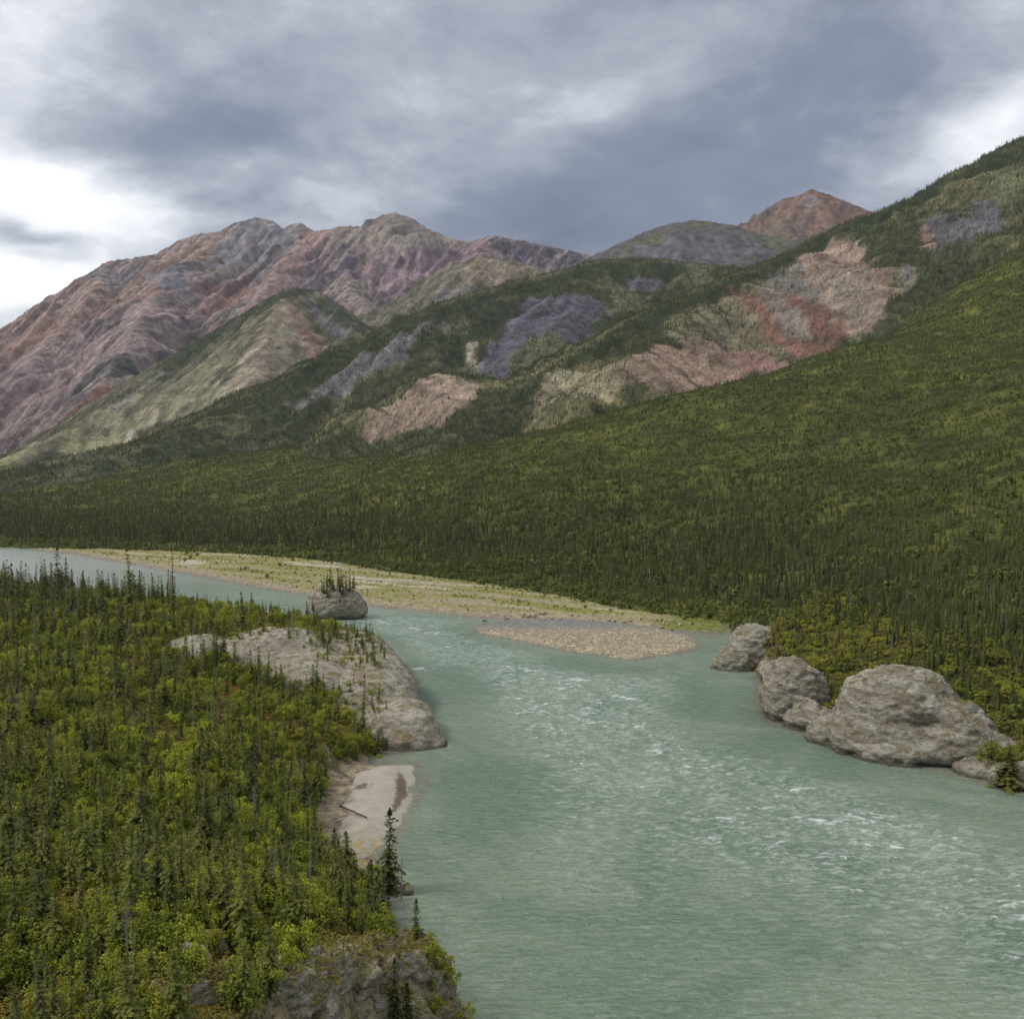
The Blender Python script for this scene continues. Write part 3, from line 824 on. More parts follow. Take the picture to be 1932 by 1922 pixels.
# ------------------------------------------------------------------ river
CL = np.array([(-900, 960), (-420, 690), (-230, 520), (-110, 425), (-45, 385), (0, 330), (18, 270), (30, 215), (42, 170), (58, 130), (85, 90), (130, 40), (200, -30)], float)
xs = axis((-1500, -420, 40), (-420, -60, 5), (-60, -26, 1.0), (-26, 62, .36), (62, 110, .8), (110, 260, 8))
ys = axis((-60, 80, 8), (80, 200, .32), (200, 330, .46), (330, 430, .9), (430, 800, 6), (800, 1500, 40))
X, Yg = np.meshgrid(xs, ys); x, y = X.ravel(), Yg.ravel()
best = np.full(x.shape, 1e18); sA = np.zeros(x.shape); nA = np.zeros(x.shape); s0 = 0
for a, b in zip(CL[:-1], CL[1:]):
    e = b - a; L = np.hypot(*e); t = ((x - a[0]) * e[0] + (y - a[1]) * e[1]) / L ** 2; tc = np.clip(t, 0, 1)
    d = np.hypot(x - a[0] - tc * e[0], y - a[1] - tc * e[1]); m = d < best
    best[m] = d[m]; sA[m] = s0 + tc[m] * L; nA[m] = (d * np.sign((x - a[0]) * e[1] - (y - a[1]) * e[0]))[m]; s0 += L
shore_d = np.minimum(-poly_sd(x, y, LEFT_SHORE), np.minimum(-poly_sd(x, y, FAR_SHORE), -poly_sd(x, y, SPIT)))
big = fbm(x / 38, y / 38, 3, 131)
rap = sstep(14, 30, shore_d) * sstep(120, 190, y + x * .55 + big * 40) * sstep(420, 350, y)
rap = np.maximum(rap, .8 * sstep(4, 12, shore_d) * sstep(280, 310, y) * sstep(420, 385, y) * sstep(20, -6, x))
rap = np.clip(rap, 0, 1)
wx_ = x + fbm(x / 9, y / 9, 2, 133) * 3; wy_ = y + fbm(x / 9, y / 9, 2, 135) * 3
w1 = fbm(wx_ / 7.5 + .15 * wy_, wy_ / 3.6, 3, 137); w2 = ridged(wx_ / 4.2, wy_ / 2.2 + .2 * wx_, 3, 139) - .7
w3 = fbm(x / 2.2 + .1 * y, y / 1.0, 2, 141)
amp = .15 * sstep(480, 340, y) + .01 + .52 * rap
z = amp * (w1 * 1.1 + w2 * .55 * rap + w3 * .22)
z = z * sstep(-2, 8, shore_d)
crest = w1 * .8 + w2 * .8 + w3 * .25 + big * .5
foam = rap * sstep(.30, .66, crest + rap * .08)
gush = np.zeros(x.shape)
for px, py, rx, ry in [(1140, 1378, 2.2, 1.6), (800, 1232, 1.6, 2.0), (800, 1262, 4.5, 2.5), (1640, 1556, 2.2, 1.3), (1560, 1566, 2.2, 1.0), (835, 1195, 9, 4), (1040, 1330, 3.5, 2), (1100, 1345, 4, 2), (1350, 1450, 3, 1.6), (1690, 1590, 1.4, .9), (1640, 1605, 1.2, .8), (960, 1290, 4, 2), (1230, 1420, 3, 1.5)]:
    p = at_z(px, py); g_ = np.exp(-((x - p[0]) / rx) ** 2 - ((y - p[1]) / ry) ** 2); gush = np.maximum(gush, g_)
foam = np.clip(foam + gush * sstep(-.1, .35, w1 + w3 + w2), 0, 1)
z = z + gush * .35
me = mesh_np('river', np.stack([x, y, z], 1), grid_faces(len(xs), len(ys)))
attr_float(me, foam, 'foam'); attr_float(me, np.clip(shore_d, -5, 60), 'shore'); attr_float(me, rap, 'rapid')
M_WATER, n = material('silty_water')
pos = n.new('ShaderNodeNewGeometry').outputs['Position']
fo = n.new('ShaderNodeAttribute', attribute_name='foam').outputs['Fac']; shd = n.new('ShaderNodeAttribute', attribute_name='shore').outputs['Fac']; rp = n.new('ShaderNodeAttribute', attribute_name='rapid').outputs['Fac']
st = n.new('ShaderNodeMapping', {'Vector': pos, 'Rotation': (0, 0, R(-12)), 'Scale': (.5, 1.15, 1)}).outputs[0]
n1 = n.noise(st, .9, 5, .6, .8); n2 = n.noise(st, 2.8, 4, .6, .5); nb = n.noise(pos, .03, 5, .6, .8); nf = n.noise(n.new('ShaderNodeMapping', {'Vector': pos, 'Rotation': (0, 0, R(-14)), 'Scale': (.30, 1.0, 1)}).outputs[0], 1.25, 6, .68, .9)
base = n.mix(n.ramp(nb, .35, .65), lin(112, 132, 110, 1.0), lin(138, 153, 130, 1.0))  # broad light and dark patches: uneven reflections painted into the water colour
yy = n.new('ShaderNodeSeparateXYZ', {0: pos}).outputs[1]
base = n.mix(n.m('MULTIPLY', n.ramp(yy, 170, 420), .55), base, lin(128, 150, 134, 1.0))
base = n.mix(n.m('MULTIPLY', n.ramp(yy, 420, 600), .8), base, lin(176, 186, 178, 1.0))  # distant channel paler: reflection of the bright sky put into the base colour
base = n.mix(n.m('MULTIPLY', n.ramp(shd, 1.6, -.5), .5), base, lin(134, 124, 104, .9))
base = n.mix(n.m('MULTIPLY', n.m('MULTIPLY', n.ramp(nf, .42, .72), n.m('ADD', .25, n.m('MULTIPLY', rp, .75))), .75), base, lin(206, 214, 204, 1.0))
fm = n.m('MULTIPLY', n.ramp(fo, .15, .8), n.ramp(nf, .34, .6))
base = n.mix(n.m('MULTIPLY', fm, .92), base, (.82, .85, .82))
hgt = n.m('ADD', n1, n.m('MULTIPLY', n2, .4))
bp = n.new('ShaderNodeBump', {'Strength': 1.0, 'Distance': n.m('ADD', .06, n.m('MULTIPLY', n.ramp(yy, 470, 330), .74)), 'Height': hgt}).outputs[0]
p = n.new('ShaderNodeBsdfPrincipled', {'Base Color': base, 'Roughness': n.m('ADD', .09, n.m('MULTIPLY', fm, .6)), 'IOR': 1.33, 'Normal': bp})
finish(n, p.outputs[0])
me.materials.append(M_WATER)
set_props(link('river', me), 'milky green river with rapids', 'river', None, 'structure')


# ------------------------------------------------------------------ rocks
def rock_mesh(name, blobs, voxel, mat, disp, notch=0.0, box=False, carve=()):
    bm = bmesh.new()
    for blob in blobs:
        (c, r, rz), sq_ = blob[:3], (blob[3] if len(blob) > 3 else 1.0)
        mat4 = Matrix.Translation(c) @ Matrix.Rotation(R(rz), 4, 'Z') @ Matrix.Diagonal((*r, 1))
        if box:
            mat4 = Matrix.Translation(c) @ Matrix.Rotation(R(rz), 4, 'Z') @ Matrix.Rotation(R(random.uniform(-24, 24)), 4, 'X') @ Matrix.Rotation(R(random.uniform(-20, 20)), 4, 'Y') @ Matrix.Diagonal((*r, 1))
            bmesh.ops.create_cube(bm, size=2.0, matrix=mat4)
        else:
            new = bmesh.ops.create_icosphere(bm, subdivisions=4, radius=1.0)['verts']
            for v_ in new:                                    # below 1 the lobe turns steep-sided and flat-topped
                v_.co = mat4 @ Vector([math.copysign(abs(q) ** sq_, q) for q in v_.co])
    me = bpy.data.meshes.new('tmp'); bm.to_mesh(me); bm.free()
    o = bpy.data.objects.new('tmp', me); COL.objects.link(o)
    md = o.modifiers.new('r', 'REMESH'); md.mode = 'VOXEL'; md.voxel_size = voxel; md.use_smooth_shade = True
    if not box:
        sm = o.modifiers.new('s', 'SMOOTH'); sm.factor = .5; sm.iterations = 8
    ev = o.evaluated_get(bpy.context.evaluated_depsgraph_get())
    out = bpy.data.meshes.new_from_object(ev)
    bpy.data.objects.remove(o); bpy.data.meshes.remove(me)
    nv = len(out.vertices); co = np.empty(nv * 3, np.float32); out.vertices.foreach_get('co', co); co = co.reshape(-1, 3).astype(float)
    no = np.empty(nv * 3, np.float32); out.vertices.foreach_get('normal', no); no = no.reshape(-1, 3)
    for sc, am, kind in disp:
        q = co * np.array([1, 1, 1.8])
        if kind == 'ridge':
            dd = (1 - np.abs(fbm3(q, sc, 3)) * 2.2) - .55
        elif kind == 'step':
            zz_ = co[:, 2] * .9 + co[:, 0] * .25 + fbm3(co, sc, 2) * 1.5
            dd = np.abs((zz_ / (1 / sc / 3.0)) % 1 - .5) * 2 - .5
        else:
            dd = fbm3(q, sc, 4)
        co = co + no * (dd * am)[:, None]
    if notch:
        k = np.exp(-((co[:, 2] - .7) / .6) ** 2) * notch
        h = no.copy(); h[:, 2] = 0
        co = co - h * k[:, None]
    for c, r, depth in carve:
        q = (co - np.array(c)) / np.array(r)
        k = np.exp(-(q ** 2).sum(1) * 1.2) * depth
        co = co - no * k[:, None]
    out.vertices.foreach_set('co', co.astype(np.float32).ravel())
    out.name = name; out.materials.clear(); out.materials.append(mat)
    out.polygons.foreach_set('use_smooth', np.full(len(out.polygons), True)); out.update()
    return out


DISP = [(.07, 1.7, 'n'), (.2, .7, 'ridge'), (.22, .42, 'step'), (.5, .38, 'ridge'), (1.3, .16, 'ridge')]
DISP_H = [(.06, 1.8, 'n'), (.2, .45, 'ridge'), (.22, .16, 'step'), (.6, .14, 'ridge'), (1.6, .06, 'n')]
prom = link('rock_headland', rock_mesh('rock_headland', [((-41, 268, -3), (15, 49, 15.5), 15, .85), ((-58, 262, 3.5), (20, 19, 13.5), 0), ((-78, 258, 3.5), (14, 15, 11.5), 0), ((-24, 224, -2), (8.5, 14, 9), 17, .85), ((-47, 250, -1), (19, 22, 14), 15), ((-17.5, 216, -1.2), (4.5, 4.5, 3.2), 0)], .62, M_ROCK, DISP_H, .6))
set_props(prom, 'large tan rock headland beside the sand bar', 'rock')
islet = link('rock_islet', rock_mesh('rock_islet', [((-66, 388, 3), (9.5, 8, 9), 0), ((-62, 387, 2), (8.5, 6, 8.5), 10), ((-71, 389, 3), (5.5, 6, 8.5), 0)], .5, M_ROCKR, [(.15, 1.0, 'n'), (.5, .6, 'ridge'), (1.2, .25, 'n')], 1.3))
set_props(islet, 'small brown rock islet with trees on top, midstream', 'rock')
p = at_z(1395, 1262); k1 = link('river_rock', rock_mesh('river_rock', [((p[0] + 5, p[1] + 6, 0), (6.5, 8, 11.5), 0, .75), ((p[0] - .5, p[1] + 2, -1), (6, 6, 8), 0), ((p[0] - 4, p[1] + 1, -1), (4, 4, 4.5), 0), ((p[0] + 10, p[1] + 6, 0), (7, 8, 11), 0, .8), ((p[0] + 7.5, p[1] - 14, -1), (5, 12, 6.5), -6, .8)], .45, M_ROCKR, DISP, .9))
set_props(k1, 'rust brown rock knob at the end of the grassy bar', 'rock')
k2 = link('river_rock', rock_mesh('river_rock', [((64.5, 240, 2), (5.6, 7, 11.3), 0, .7), ((61.5, 239, 0), (3.6, 5.5, 9.5), 0, .75), ((68.5, 241, 1), (4.2, 6, 9.8), 0, .7), ((66, 231, -1.5), (5.5, 6, 6), -20, .85), ((70.5, 227, -1.5), (7, 6, 5.6), -25, .8)], .4, M_ROCKR, DISP, .9))
set_props(k2, 'tall rounded grey brown rock knob beside the broad dome', 'rock')
k3 = link('rock_dome', rock_mesh('rock_dome', [((81, 216, 0), (13.5, 13, 16), -12, .78), ((74.5, 213, -1), (9, 9, 11), -20, .85), ((89, 209, -1), (8, 11, 12.5), 0, .8), ((70, 219, -2), (8, 7, 7), -30, .8), ((92.5, 203, -2), (7, 7, 8.5), 0, .8), ((80.5, 205, -2), (13, 7, 6), -18, .8)], .5, M_ROCKR, DISP, .8,
                                              carve=[((82.5, 199, .8), (4.5, 7, 1.6), 3.5), ((81.5, 202, 7.5), (5.5, 6, 1.5), 1.8)]))
set_props(k3, 'broad domed grey brown rock with a hollow at the waterline', 'rock')
k4 = link('shore_rock', rock_mesh('shore_rock', [((96, 189, -.6), (9, 6, 4.6), -25), ((89, 196, -.8), (6, 4.5, 3.8), -30), ((107, 181, -.5), (11, 7, 5), -25)], .4, M_ROCKR, [(.2, .6, 'n'), (.6, .4, 'ridge'), (1.4, .2, 'n')], .5))
set_props(k4, 'low tan shelf of shore rock past the dome', 'rock')
rs = random.Random(5)
bl = []
EDGE = [(-27, 50), (-17.5, 69), (-10.5, 84), (-6, 93.5), (-4, 100), (-6, 105)]
for i in range(330):
    t = rs.random() ** .75 * 4.999; k = int(t); t -= k
    ex, ey = EDGE[k][0] + (EDGE[k + 1][0] - EDGE[k][0]) * t, EDGE[k][1] + (EDGE[k + 1][1] - EDGE[k][1]) * t
    off = rs.uniform(-1.0, 7.5); bx, by = ex - off * .72, ey + off * .68
    zt = float(left_h(np.array([bx]), np.array([by]), False)[0])
    top = min(max(zt, 1.5) + (1.2 if off < 4 else .1), 15)
    sz_ = rs.uniform(.45, 1.5)
    bl.append(((bx, by, (zt + .35 * sz_ if off > 3.5 else top * rs.uniform(.3, 1.0)) - sz_ * .6), (sz_ * rs.uniform(.7, 1.3), sz_ * rs.uniform(.7, 1.3), sz_ * rs.uniform(.7, 1.2)), rs.uniform(0, 90)))
crag = link('rock_crag', rock_mesh('rock_crag', bl, .24, M_CRAG, [(.5, .35, 'n'), (1.0, .35, 'ridge'), (2.4, .12, 'n')], .3, True))
set_props(crag, 'broken pale grey and ochre crag dropping to the river', 'rock')


def stone_mesh(name, seed, mat, rough=.25, sub=3):
    bm = bmesh.new(); bmesh.ops.create_icosphere(bm, subdivisions=sub, radius=1.0)
    me = bpy.data.meshes.new(name); bm.to_mesh(me); bm.free()
    co = np.array([v.co[:] for v in me.vertices]); nn = co.copy()
    co = co * (1 + rough * 1.4 * fbm3(co + seed * 7, .9, 3) + rough * np.abs(fbm3(co + seed * 3, 1.8, 2)))[:, None]
    me.vertices.foreach_set('co', co.astype(np.float32).ravel()); me.materials.append(mat)
    me.polygons.foreach_set('use_smooth', np.full(len(me.polygons), sub > 2)); me.update()
    return me


STONES = [stone_mesh('boulder', i, M_CRAG, .4) for i in range(3)]
M_PEB = m_bark('cobble_stone', (.16, .145, .12), (.42, .38, .32))
PEB = [stone_mesh('cobble', i + 9, M_PEB, .3, 1) for i in range(3)]


def surf(fn, x, y):
    return float(fn(np.array([float(x)]), np.array([float(y)]))[0])


for i, (px, py, zg, sz, lab) in enumerate([(395, 1778, 22, 1.0, 'dark cracked boulder in the yellow moss clearing'), (360, 1808, 22, 1.1, 'pale lichen boulder in the yellow moss clearing'), (440, 1835, 22, .9, 'shadowed low boulder below the two in the moss clearing'),
                                     (60, 1940, 19, .5, ''), (768, 1683, 0, .75, 'lone brown stone awash beside the near bank')]):
    if not lab:
        continue
    p = at_z(px, py, zg)
    o = link('boulder', STONES[i % 3]); zz_ = surf(left_h, p[0], p[1]) if zg else 0
    if zg:
        for _ in range(4):
            p = at_z(px, py, zz_ + .4); zz_ = surf(left_h, p[0], p[1])
    o.location = (p[0], p[1], zz_ + .25 * sz); o.scale = (sz * 1.5, sz * 1.2, sz); o.rotation_euler = (0, 0, i * 1.3)
    set_props(o, lab, 'boulder')
for i in range(34):                                            # dark boulders where the spit joins the bar
    t = rs.random(); px = 905 + 420 * t + rs.uniform(-15, 15); py = 1165 + 24 * t * t + rs.uniform(-6, 7)
    p = at_z(px, py); sz = rs.uniform(.35, .95)
    o = link('boulder', STONES[i % 3]); o.location = (p[0], p[1], max(surf(spit_h, p[0], p[1]), surf(bar_h, p[0], p[1]), -.1) + .15); o.scale = (sz * 1.3, sz, sz * .8); o.rotation_euler = (0, 0, i)
    set_props(o, 'dark boulder where the cobble spit joins the grassy bar', 'boulder', 'boulders at the head of the cobble spit')


# ------------------------------------------------------------------ plants
class PB:
    def __init__(self):
        self.v, self.f, self.m = [], [], []

    def quad(self, a, b, c, d, m=0):
        i = len(self.v); self.v += [a, b, c, d]; self.f.append((i, i + 1, i + 2, i + 3)); self.m.append(m)

    def tri(self, a, b, c, m=0):
        i = len(self.v); self.v += [a, b, c]; self.f.append((i, i + 1, i + 2)); self.m.append(m)

    def tube(self, pts, rad, sides=6, m=0):
        base = len(self.v)
        for p, r in zip(pts, rad):
            for k in range(sides):
                a = 2 * math.pi * k / sides
                self.v.append((p[0] + r * math.cos(a), p[1] + r * math.sin(a), p[2]))
        for j in range(len(pts) - 1):
            for k in range(sides):
                q = base + j * sides
                self.f.append((q + k, q + (k + 1) % sides, q + sides + (k + 1) % sides, q + sides + k)); self.m.append(m)

    def build(self, name, mats, smooth=False):
        return mesh_np(name, self.v, self.f, mats=mats, smooth=smooth, fmat=self.m)


def spruce_parts(seed, r0, layers, lean=0.0, gap=.0, club=True):
    """unit-height slender spruce: trunk builder and crown builder"""
    r = random.Random(seed); tr, cr = PB(), PB()
    bend = [(lean * t * t + .006 * math.sin(t * 7 + seed), .006 * math.cos(t * 5 + seed)) for t in [i / 8 for i in range(9)]]
    tr.tube([(b[0], b[1], i / 8 * .98 - .02) for i, b in enumerate(bend)], [.013 * (1 - .88 * i / 8) for i in range(9)], 6)

    def axis_at(t):
        return lean * t * t + .006 * math.sin(t * 7 + seed), .006 * math.cos(t * 5 + seed)
    lo = r.uniform(.06, .16)
    for L in range(layers):
        t = lo + (1 - lo) * (L + r.uniform(-.3, .3)) / layers
        t = min(max(t, lo), .995)
        prof = (1 - t) ** .72 * (.55 + .45 * math.sin(min(1, (t + .25)) * 1.6))
        if club and t > .8:
            prof = max(prof, .30 * (1 - t) / .2 + .10)
        R_ = r0 * (prof + .07) * r.uniform(.7, 1.25)
        ax, ay = axis_at(t)
        nb = 7 if t < .6 else 5
        if r.random() < gap:
            continue
        a0 = r.uniform(0, 6.28)
        for k in range(nb):
            if r.random() < .12 + gap * .3:
                continue
            a = a0 + 6.283 * k / nb + r.uniform(-.35, .35)
            ln = R_ * r.uniform(.65, 1.25); dr = ln * r.uniform(.15, .6) * (1.0 if t < .75 else -.3)
            ca, sa = math.cos(a), math.sin(a)
            for q in range(3):                                # three needle sprays per branch
                u0, u1 = q * .3, q * .3 + r.uniform(.38, .5)
                wd = ln * r.uniform(.22, .36) * (1 - .2 * q) + .004
                side = r.uniform(-.5, .5) * wd
                p0 = (ax + ca * ln * u0 - sa * side * .3, ay + sa * ln * u0 + ca * side * .3, t - dr * u0 * u0)
                p1 = (ax + ca * ln * u1 - sa * side, ay + sa * ln * u1 + ca * side, t - dr * u1 * u1 + r.uniform(-.004, .006))
                mid_ = tuple((p0[i] * .45 + p1[i] * .55) for i in range(3))
                tw = r.uniform(-.6, .6)
                dxw, dyw, dzw = -sa * wd * math.cos(tw), ca * wd * math.cos(tw), wd * math.sin(tw) * .8
                cr.quad(p0, (mid_[0] - dxw, mid_[1] - dyw, mid_[2] - dzw - .2 * wd), p1, (mid_[0] + dxw, mid_[1] + dyw, mid_[2] + dzw - .2 * wd))
    ax, ay = axis_at(1)
    for a in (0, 1.05, 2.1):
        w_ = r0 * .16
        cr.quad((ax, ay, .93), (ax + w_ * math.cos(a), ay + w_ * math.sin(a), .965), (ax, ay, 1.03), (ax - w_ * math.cos(a), ay - w_ * math.sin(a), .965))
    return tr, cr


def snag_parts(seed, lean=0.0, bent=False):
    r = random.Random(seed); tr, cr = PB(), PB()
    pts = [(lean * t * t + .01 * math.sin(t * 6), .01 * math.cos(t * 4), t) for t in [i / 10 for i in range(11)]]
    if bent:
        pts = [(lean * t * t, 0, t) for t in [i / 8 for i in range(8)]] + [(lean + .12, .02, .96), (lean + .30, .04, .99), (lean + .46, .05, .93)]
        rad = [.016 * (1 - .06 * i) for i in range(11)]
    else:
        rad = [.013 * (1 - .09 * i) + .001 for i in range(11)]
    tr.tube(pts, rad, 6)
    for i in range(46):
        t = r.uniform(.15, .97); k = min(int(t * 10), 9); p = pts[k]
        a = r.uniform(0, 6.28); ln = (.10 * (1 - t) + .03) * r.uniform(.5, 1.2)
        e = (p[0] + math.cos(a) * ln, p[1] + math.sin(a) * ln, t + r.uniform(-.04, .015))
        s_ = .003
        cr.quad((p[0], p[1], t), (p[0], p[1], t + .008), (e[0], e[1], e[2] + s_), e)
    return tr, cr


def bush_parts(seed, clumps, leaves, spread=.75, leaf=.075):
    """unit-height bush or small broadleaf tree"""
    r = random.Random(seed); st, lf = PB(), PB()
    cl = []
    for i in range(clumps):
        a = r.uniform(0, 6.28); rr = spread * .62 * math.sqrt(r.random()); zc = r.uniform(.22, .90) * (1 - .5 * (rr / spread) ** 2)
        cl.append((rr * math.cos(a), rr * math.sin(a), zc, r.uniform(.10, .22)))
    for i, c in enumerate(cl):
        if i % 2 == 0:
            b = (r.uniform(-.05, .05), r.uniform(-.05, .05), -.05)
            m_ = (b[0] * .5 + c[0] * .4, b[1] * .5 + c[1] * .4, c[2] * .55)
            st.tube([b, m_, c[:3]], [.016, .011, .004], 5)
    for c in cl:
        for k in range(leaves):
            d = Vector((r.gauss(0, 1), r.gauss(0, 1), r.gauss(0, 1))).normalized() * (r.random() ** .45) * c[3]
            p = Vector((c[0] + d.x * 1.1, c[1] + d.y * 1.1, c[2] + d.z * .95))
            nrm = (d.normalized() + Vector((r.gauss(0, .5), r.gauss(0, .5), r.gauss(.5, .5)))).normalized()
            u = nrm.orthogonal().normalized(); u = Matrix.Rotation(r.uniform(0, 6.28), 3, nrm) @ u; v_ = nrm.cross(u)
            s_ = leaf * r.uniform(.55, 1.2)
            lf.quad(tuple(p - u * s_ * .6), tuple(p - v_ * s_ * .38), tuple(p + u * s_ * .6), tuple(p + v_ * s_ * .38))
    return st, lf


def merged(name, pbs, mats):
    out = PB()
    for i, p in enumerate(pbs):
        o = len(out.v); out.v += p.v; out.f += [tuple(q + o for q in f_) for f_ in p.f]; out.m += [i] * len(p.f)
    return out.build(name, mats)


SPR = []                                                    # spruce kinds near the camera: (trunk mesh, crown mesh)
SP_SPEC = [(.15, 32, .0, .0), (.125, 32, .02, .06), (.18, 28, -.01, .04), (.10, 34, .03, .1), (.22, 26, .0, .0), (.14, 30, -.04, .08)]
SP_NEAR = []
for i, (r0, ly, ln, gp) in enumerate(SP_SPEC):
    t_, c_ = spruce_parts(100 + i, r0, ly, ln, gp)
    SPR.append((t_.build('trunk', [M_BARK], True), c_.build('crown', [M_SPRUCE])))
    SP_NEAR.append(merged('spruce', (t_, c_), [M_BARK, M_SPRUCE]))
SNAG = []
for i in range(3):
    t_, c_ = snag_parts(140 + i, [.02, -.03, .05][i])
    SNAG.append((t_.build('trunk', [M_DEAD], True), c_.build('bare_branch', [M_DEAD])))
SNAG_M = merged('snag', snag_parts(150, .02), [M_DEAD, M_DEAD])
BSH, BUSH_NEAR = [], []
for i, (cn, lv, sp, lf) in enumerate([(20, 80, .70, .07), (26, 66, .95, .065), (16, 90, .5, .075), (22, 75, .8, .07), (30, 55, 1.1, .065)]):
    s_, l_ = bush_parts(200 + i, cn, lv, sp, lf)
    BSH.append((s_.build('stem', [M_BARK], True), l_.build('foliage', [M_LEAF])))
    BUSH_NEAR.append(merged('bush', (s_, l_), [M_BARK, M_LEAF]))


def far_spruce(seed, r0, layers, pts):
    r = random.Random(seed); p = PB()
    for L in range(layers):
        t0 = .06 + .88 * L / layers; t1 = min(1.0, t0 + 1.35 / layers)
        rr = r0 * ((1 - t0) ** .75 * (.65 + .35 * min(1, t0 * 3)) + .08) * r.uniform(.8, 1.2); a0 = r.uniform(0, 6)
        ring = []
        for k in range(pts * 2):
            q = rr * (1.0 if k % 2 else .45) * r.uniform(.75, 1.25); a = a0 + math.pi * k / pts
            ring.append((q * math.cos(a), q * math.sin(a), t0 - (.03 if k % 2 else -.02) * r.uniform(.4, 1.4)))
        for k in range(pts * 2):
            p.tri(ring[k], ring[(k + 1) % (pts * 2)], (0, 0, t1))
    p.tri((.012, 0, -.05), (-.012, .008, -.05), (0, 0, .95)); p.tri((0, .012, -.05), (.008, -.012, -.05), (0, 0, .95))
    return p.build('spruce', [M_FARTREE])


FAR_SP = [far_spruce(300 + i, r0, ly, 4) for i, (r0, ly) in enumerate([(.12, 8), (.09, 9), (.15, 7), (.10, 8)])]
s_, l_ = bush_parts(330, 9, 14, .5, .22)
FAR_B = [merged('bush', bush_parts(330 + i, 8, 14, .5, .2), [M_BARK, M_FARLEAF]) for i in range(2)]
FAR_SN = merged('snag', snag_parts(151, .03), [M_DEAD, M_DEAD])
DW = [bush_parts(350 + i, 9, 26, 1.3, .16)[1].build('dwarf_shrub', [M_MOSSP]) for i in range(2)]


def stuff(name, label, cat, pts, scl, rotz, var, meshes):
    """a mass too numerous to count: one object that sets its plants on points"""
    cl = bpy.data.collections.new(name + '_kinds')
    for i, m_ in enumerate(meshes):
        cl.objects.link(bpy.data.objects.new('%s_%02d' % (name, i), m_))
    me = bpy.data.meshes.new(name)
    me.vertices.add(len(pts)); me.vertices.foreach_set('co', np.asarray(pts, np.float32).ravel())
    a = me.attributes.new('scl', 'FLOAT_VECTOR', 'POINT'); a.data.foreach_set('vector', np.asarray(scl, np.float32).ravel())
    a = me.attributes.new('rot', 'FLOAT_VECTOR', 'POINT'); a.data.foreach_set('vector', np.asarray(rotz, np.float32).ravel())
    a = me.attributes.new('var', 'INT', 'POINT'); a.data.foreach_set('value', np.asarray(var, np.int32))
    o = link(name, me); set_props(o, label, cat, None, 'stuff')
    g = bpy.data.node_groups.new(name, 'GeometryNodeTree')
    g.interface.new_socket('Geometry', in_out='INPUT', socket_type='NodeSocketGeometry'); g.interface.new_socket('Geometry', in_out='OUTPUT', socket_type='NodeSocketGeometry')
    gi, go = g.nodes.new('NodeGroupInput'), g.nodes.new('NodeGroupOutput')
    ci = g.nodes.new('GeometryNodeCollectionInfo'); ci.inputs[0].default_value = cl; ci.inputs['Separate Children'].default_value = True; ci.inputs['Reset Children'].default_value = True
    ip = g.nodes.new('GeometryNodeInstanceOnPoints'); ip.inputs['Pick Instance'].default_value = True

    def na(nm, ty):
        q = g.nodes.new('GeometryNodeInputNamedAttribute'); q.data_type = ty; q.inputs[0].default_value = nm
        return q.outputs[0]
    L = g.links.new
    L(gi.outputs[0], ip.inputs['Points']); L(ci.outputs[0], ip.inputs['Instance']); L(na('var', 'INT'), ip.inputs['Instance Index'])
    er = g.nodes.new('FunctionNodeEulerToRotation'); L(na('rot', 'FLOAT_VECTOR'), er.inputs[0]); L(er.outputs[0], ip.inputs['Rotation'])
    L(na('scl', 'FLOAT_VECTOR'), ip.inputs['Scale']); L(ip.outputs[0], go.inputs[0])
    md = o.modifiers.new('plants', 'NODES'); md.node_group = g
    return o


# ---- where plants of the near bank stand
deps = bpy.context.evaluated_depsgraph_get(); deps.update()


def bvh(objs):
    vs, fs = [], []
    for o in objs:
        k = len(vs); me = o.data
        co = np.empty(len(me.vertices) * 3, np.float32); me.vertices.foreach_get('co', co)
        vs += co.reshape(-1, 3).tolist(); fs += [tuple(q + k for q in p_.vertices) for p_ in me.polygons]
    return BVHTree.FromPolygons(vs, fs)


T_ROCK = bvh([prom]); T_ISL = bvh([islet]); T_CRAG = bvh([crag]); T_R = bvh([k1, k2, k3, k4])


def drop(tree, x, y):
    h = tree.ray_cast(Vector((x, y, 80)), Vector((0, 0, -1)))
    return h[0].z if h[0] is not None else -99


def pix(x, y, z):
    cp, sp = math.cos(PITCH), math.sin(PITCH)
    yc = y * cp - (z - EYE) * sp; zc = y * sp + (z - EYE) * cp
    return CX + FPX * x / yc, CY - FPX * zc / yc


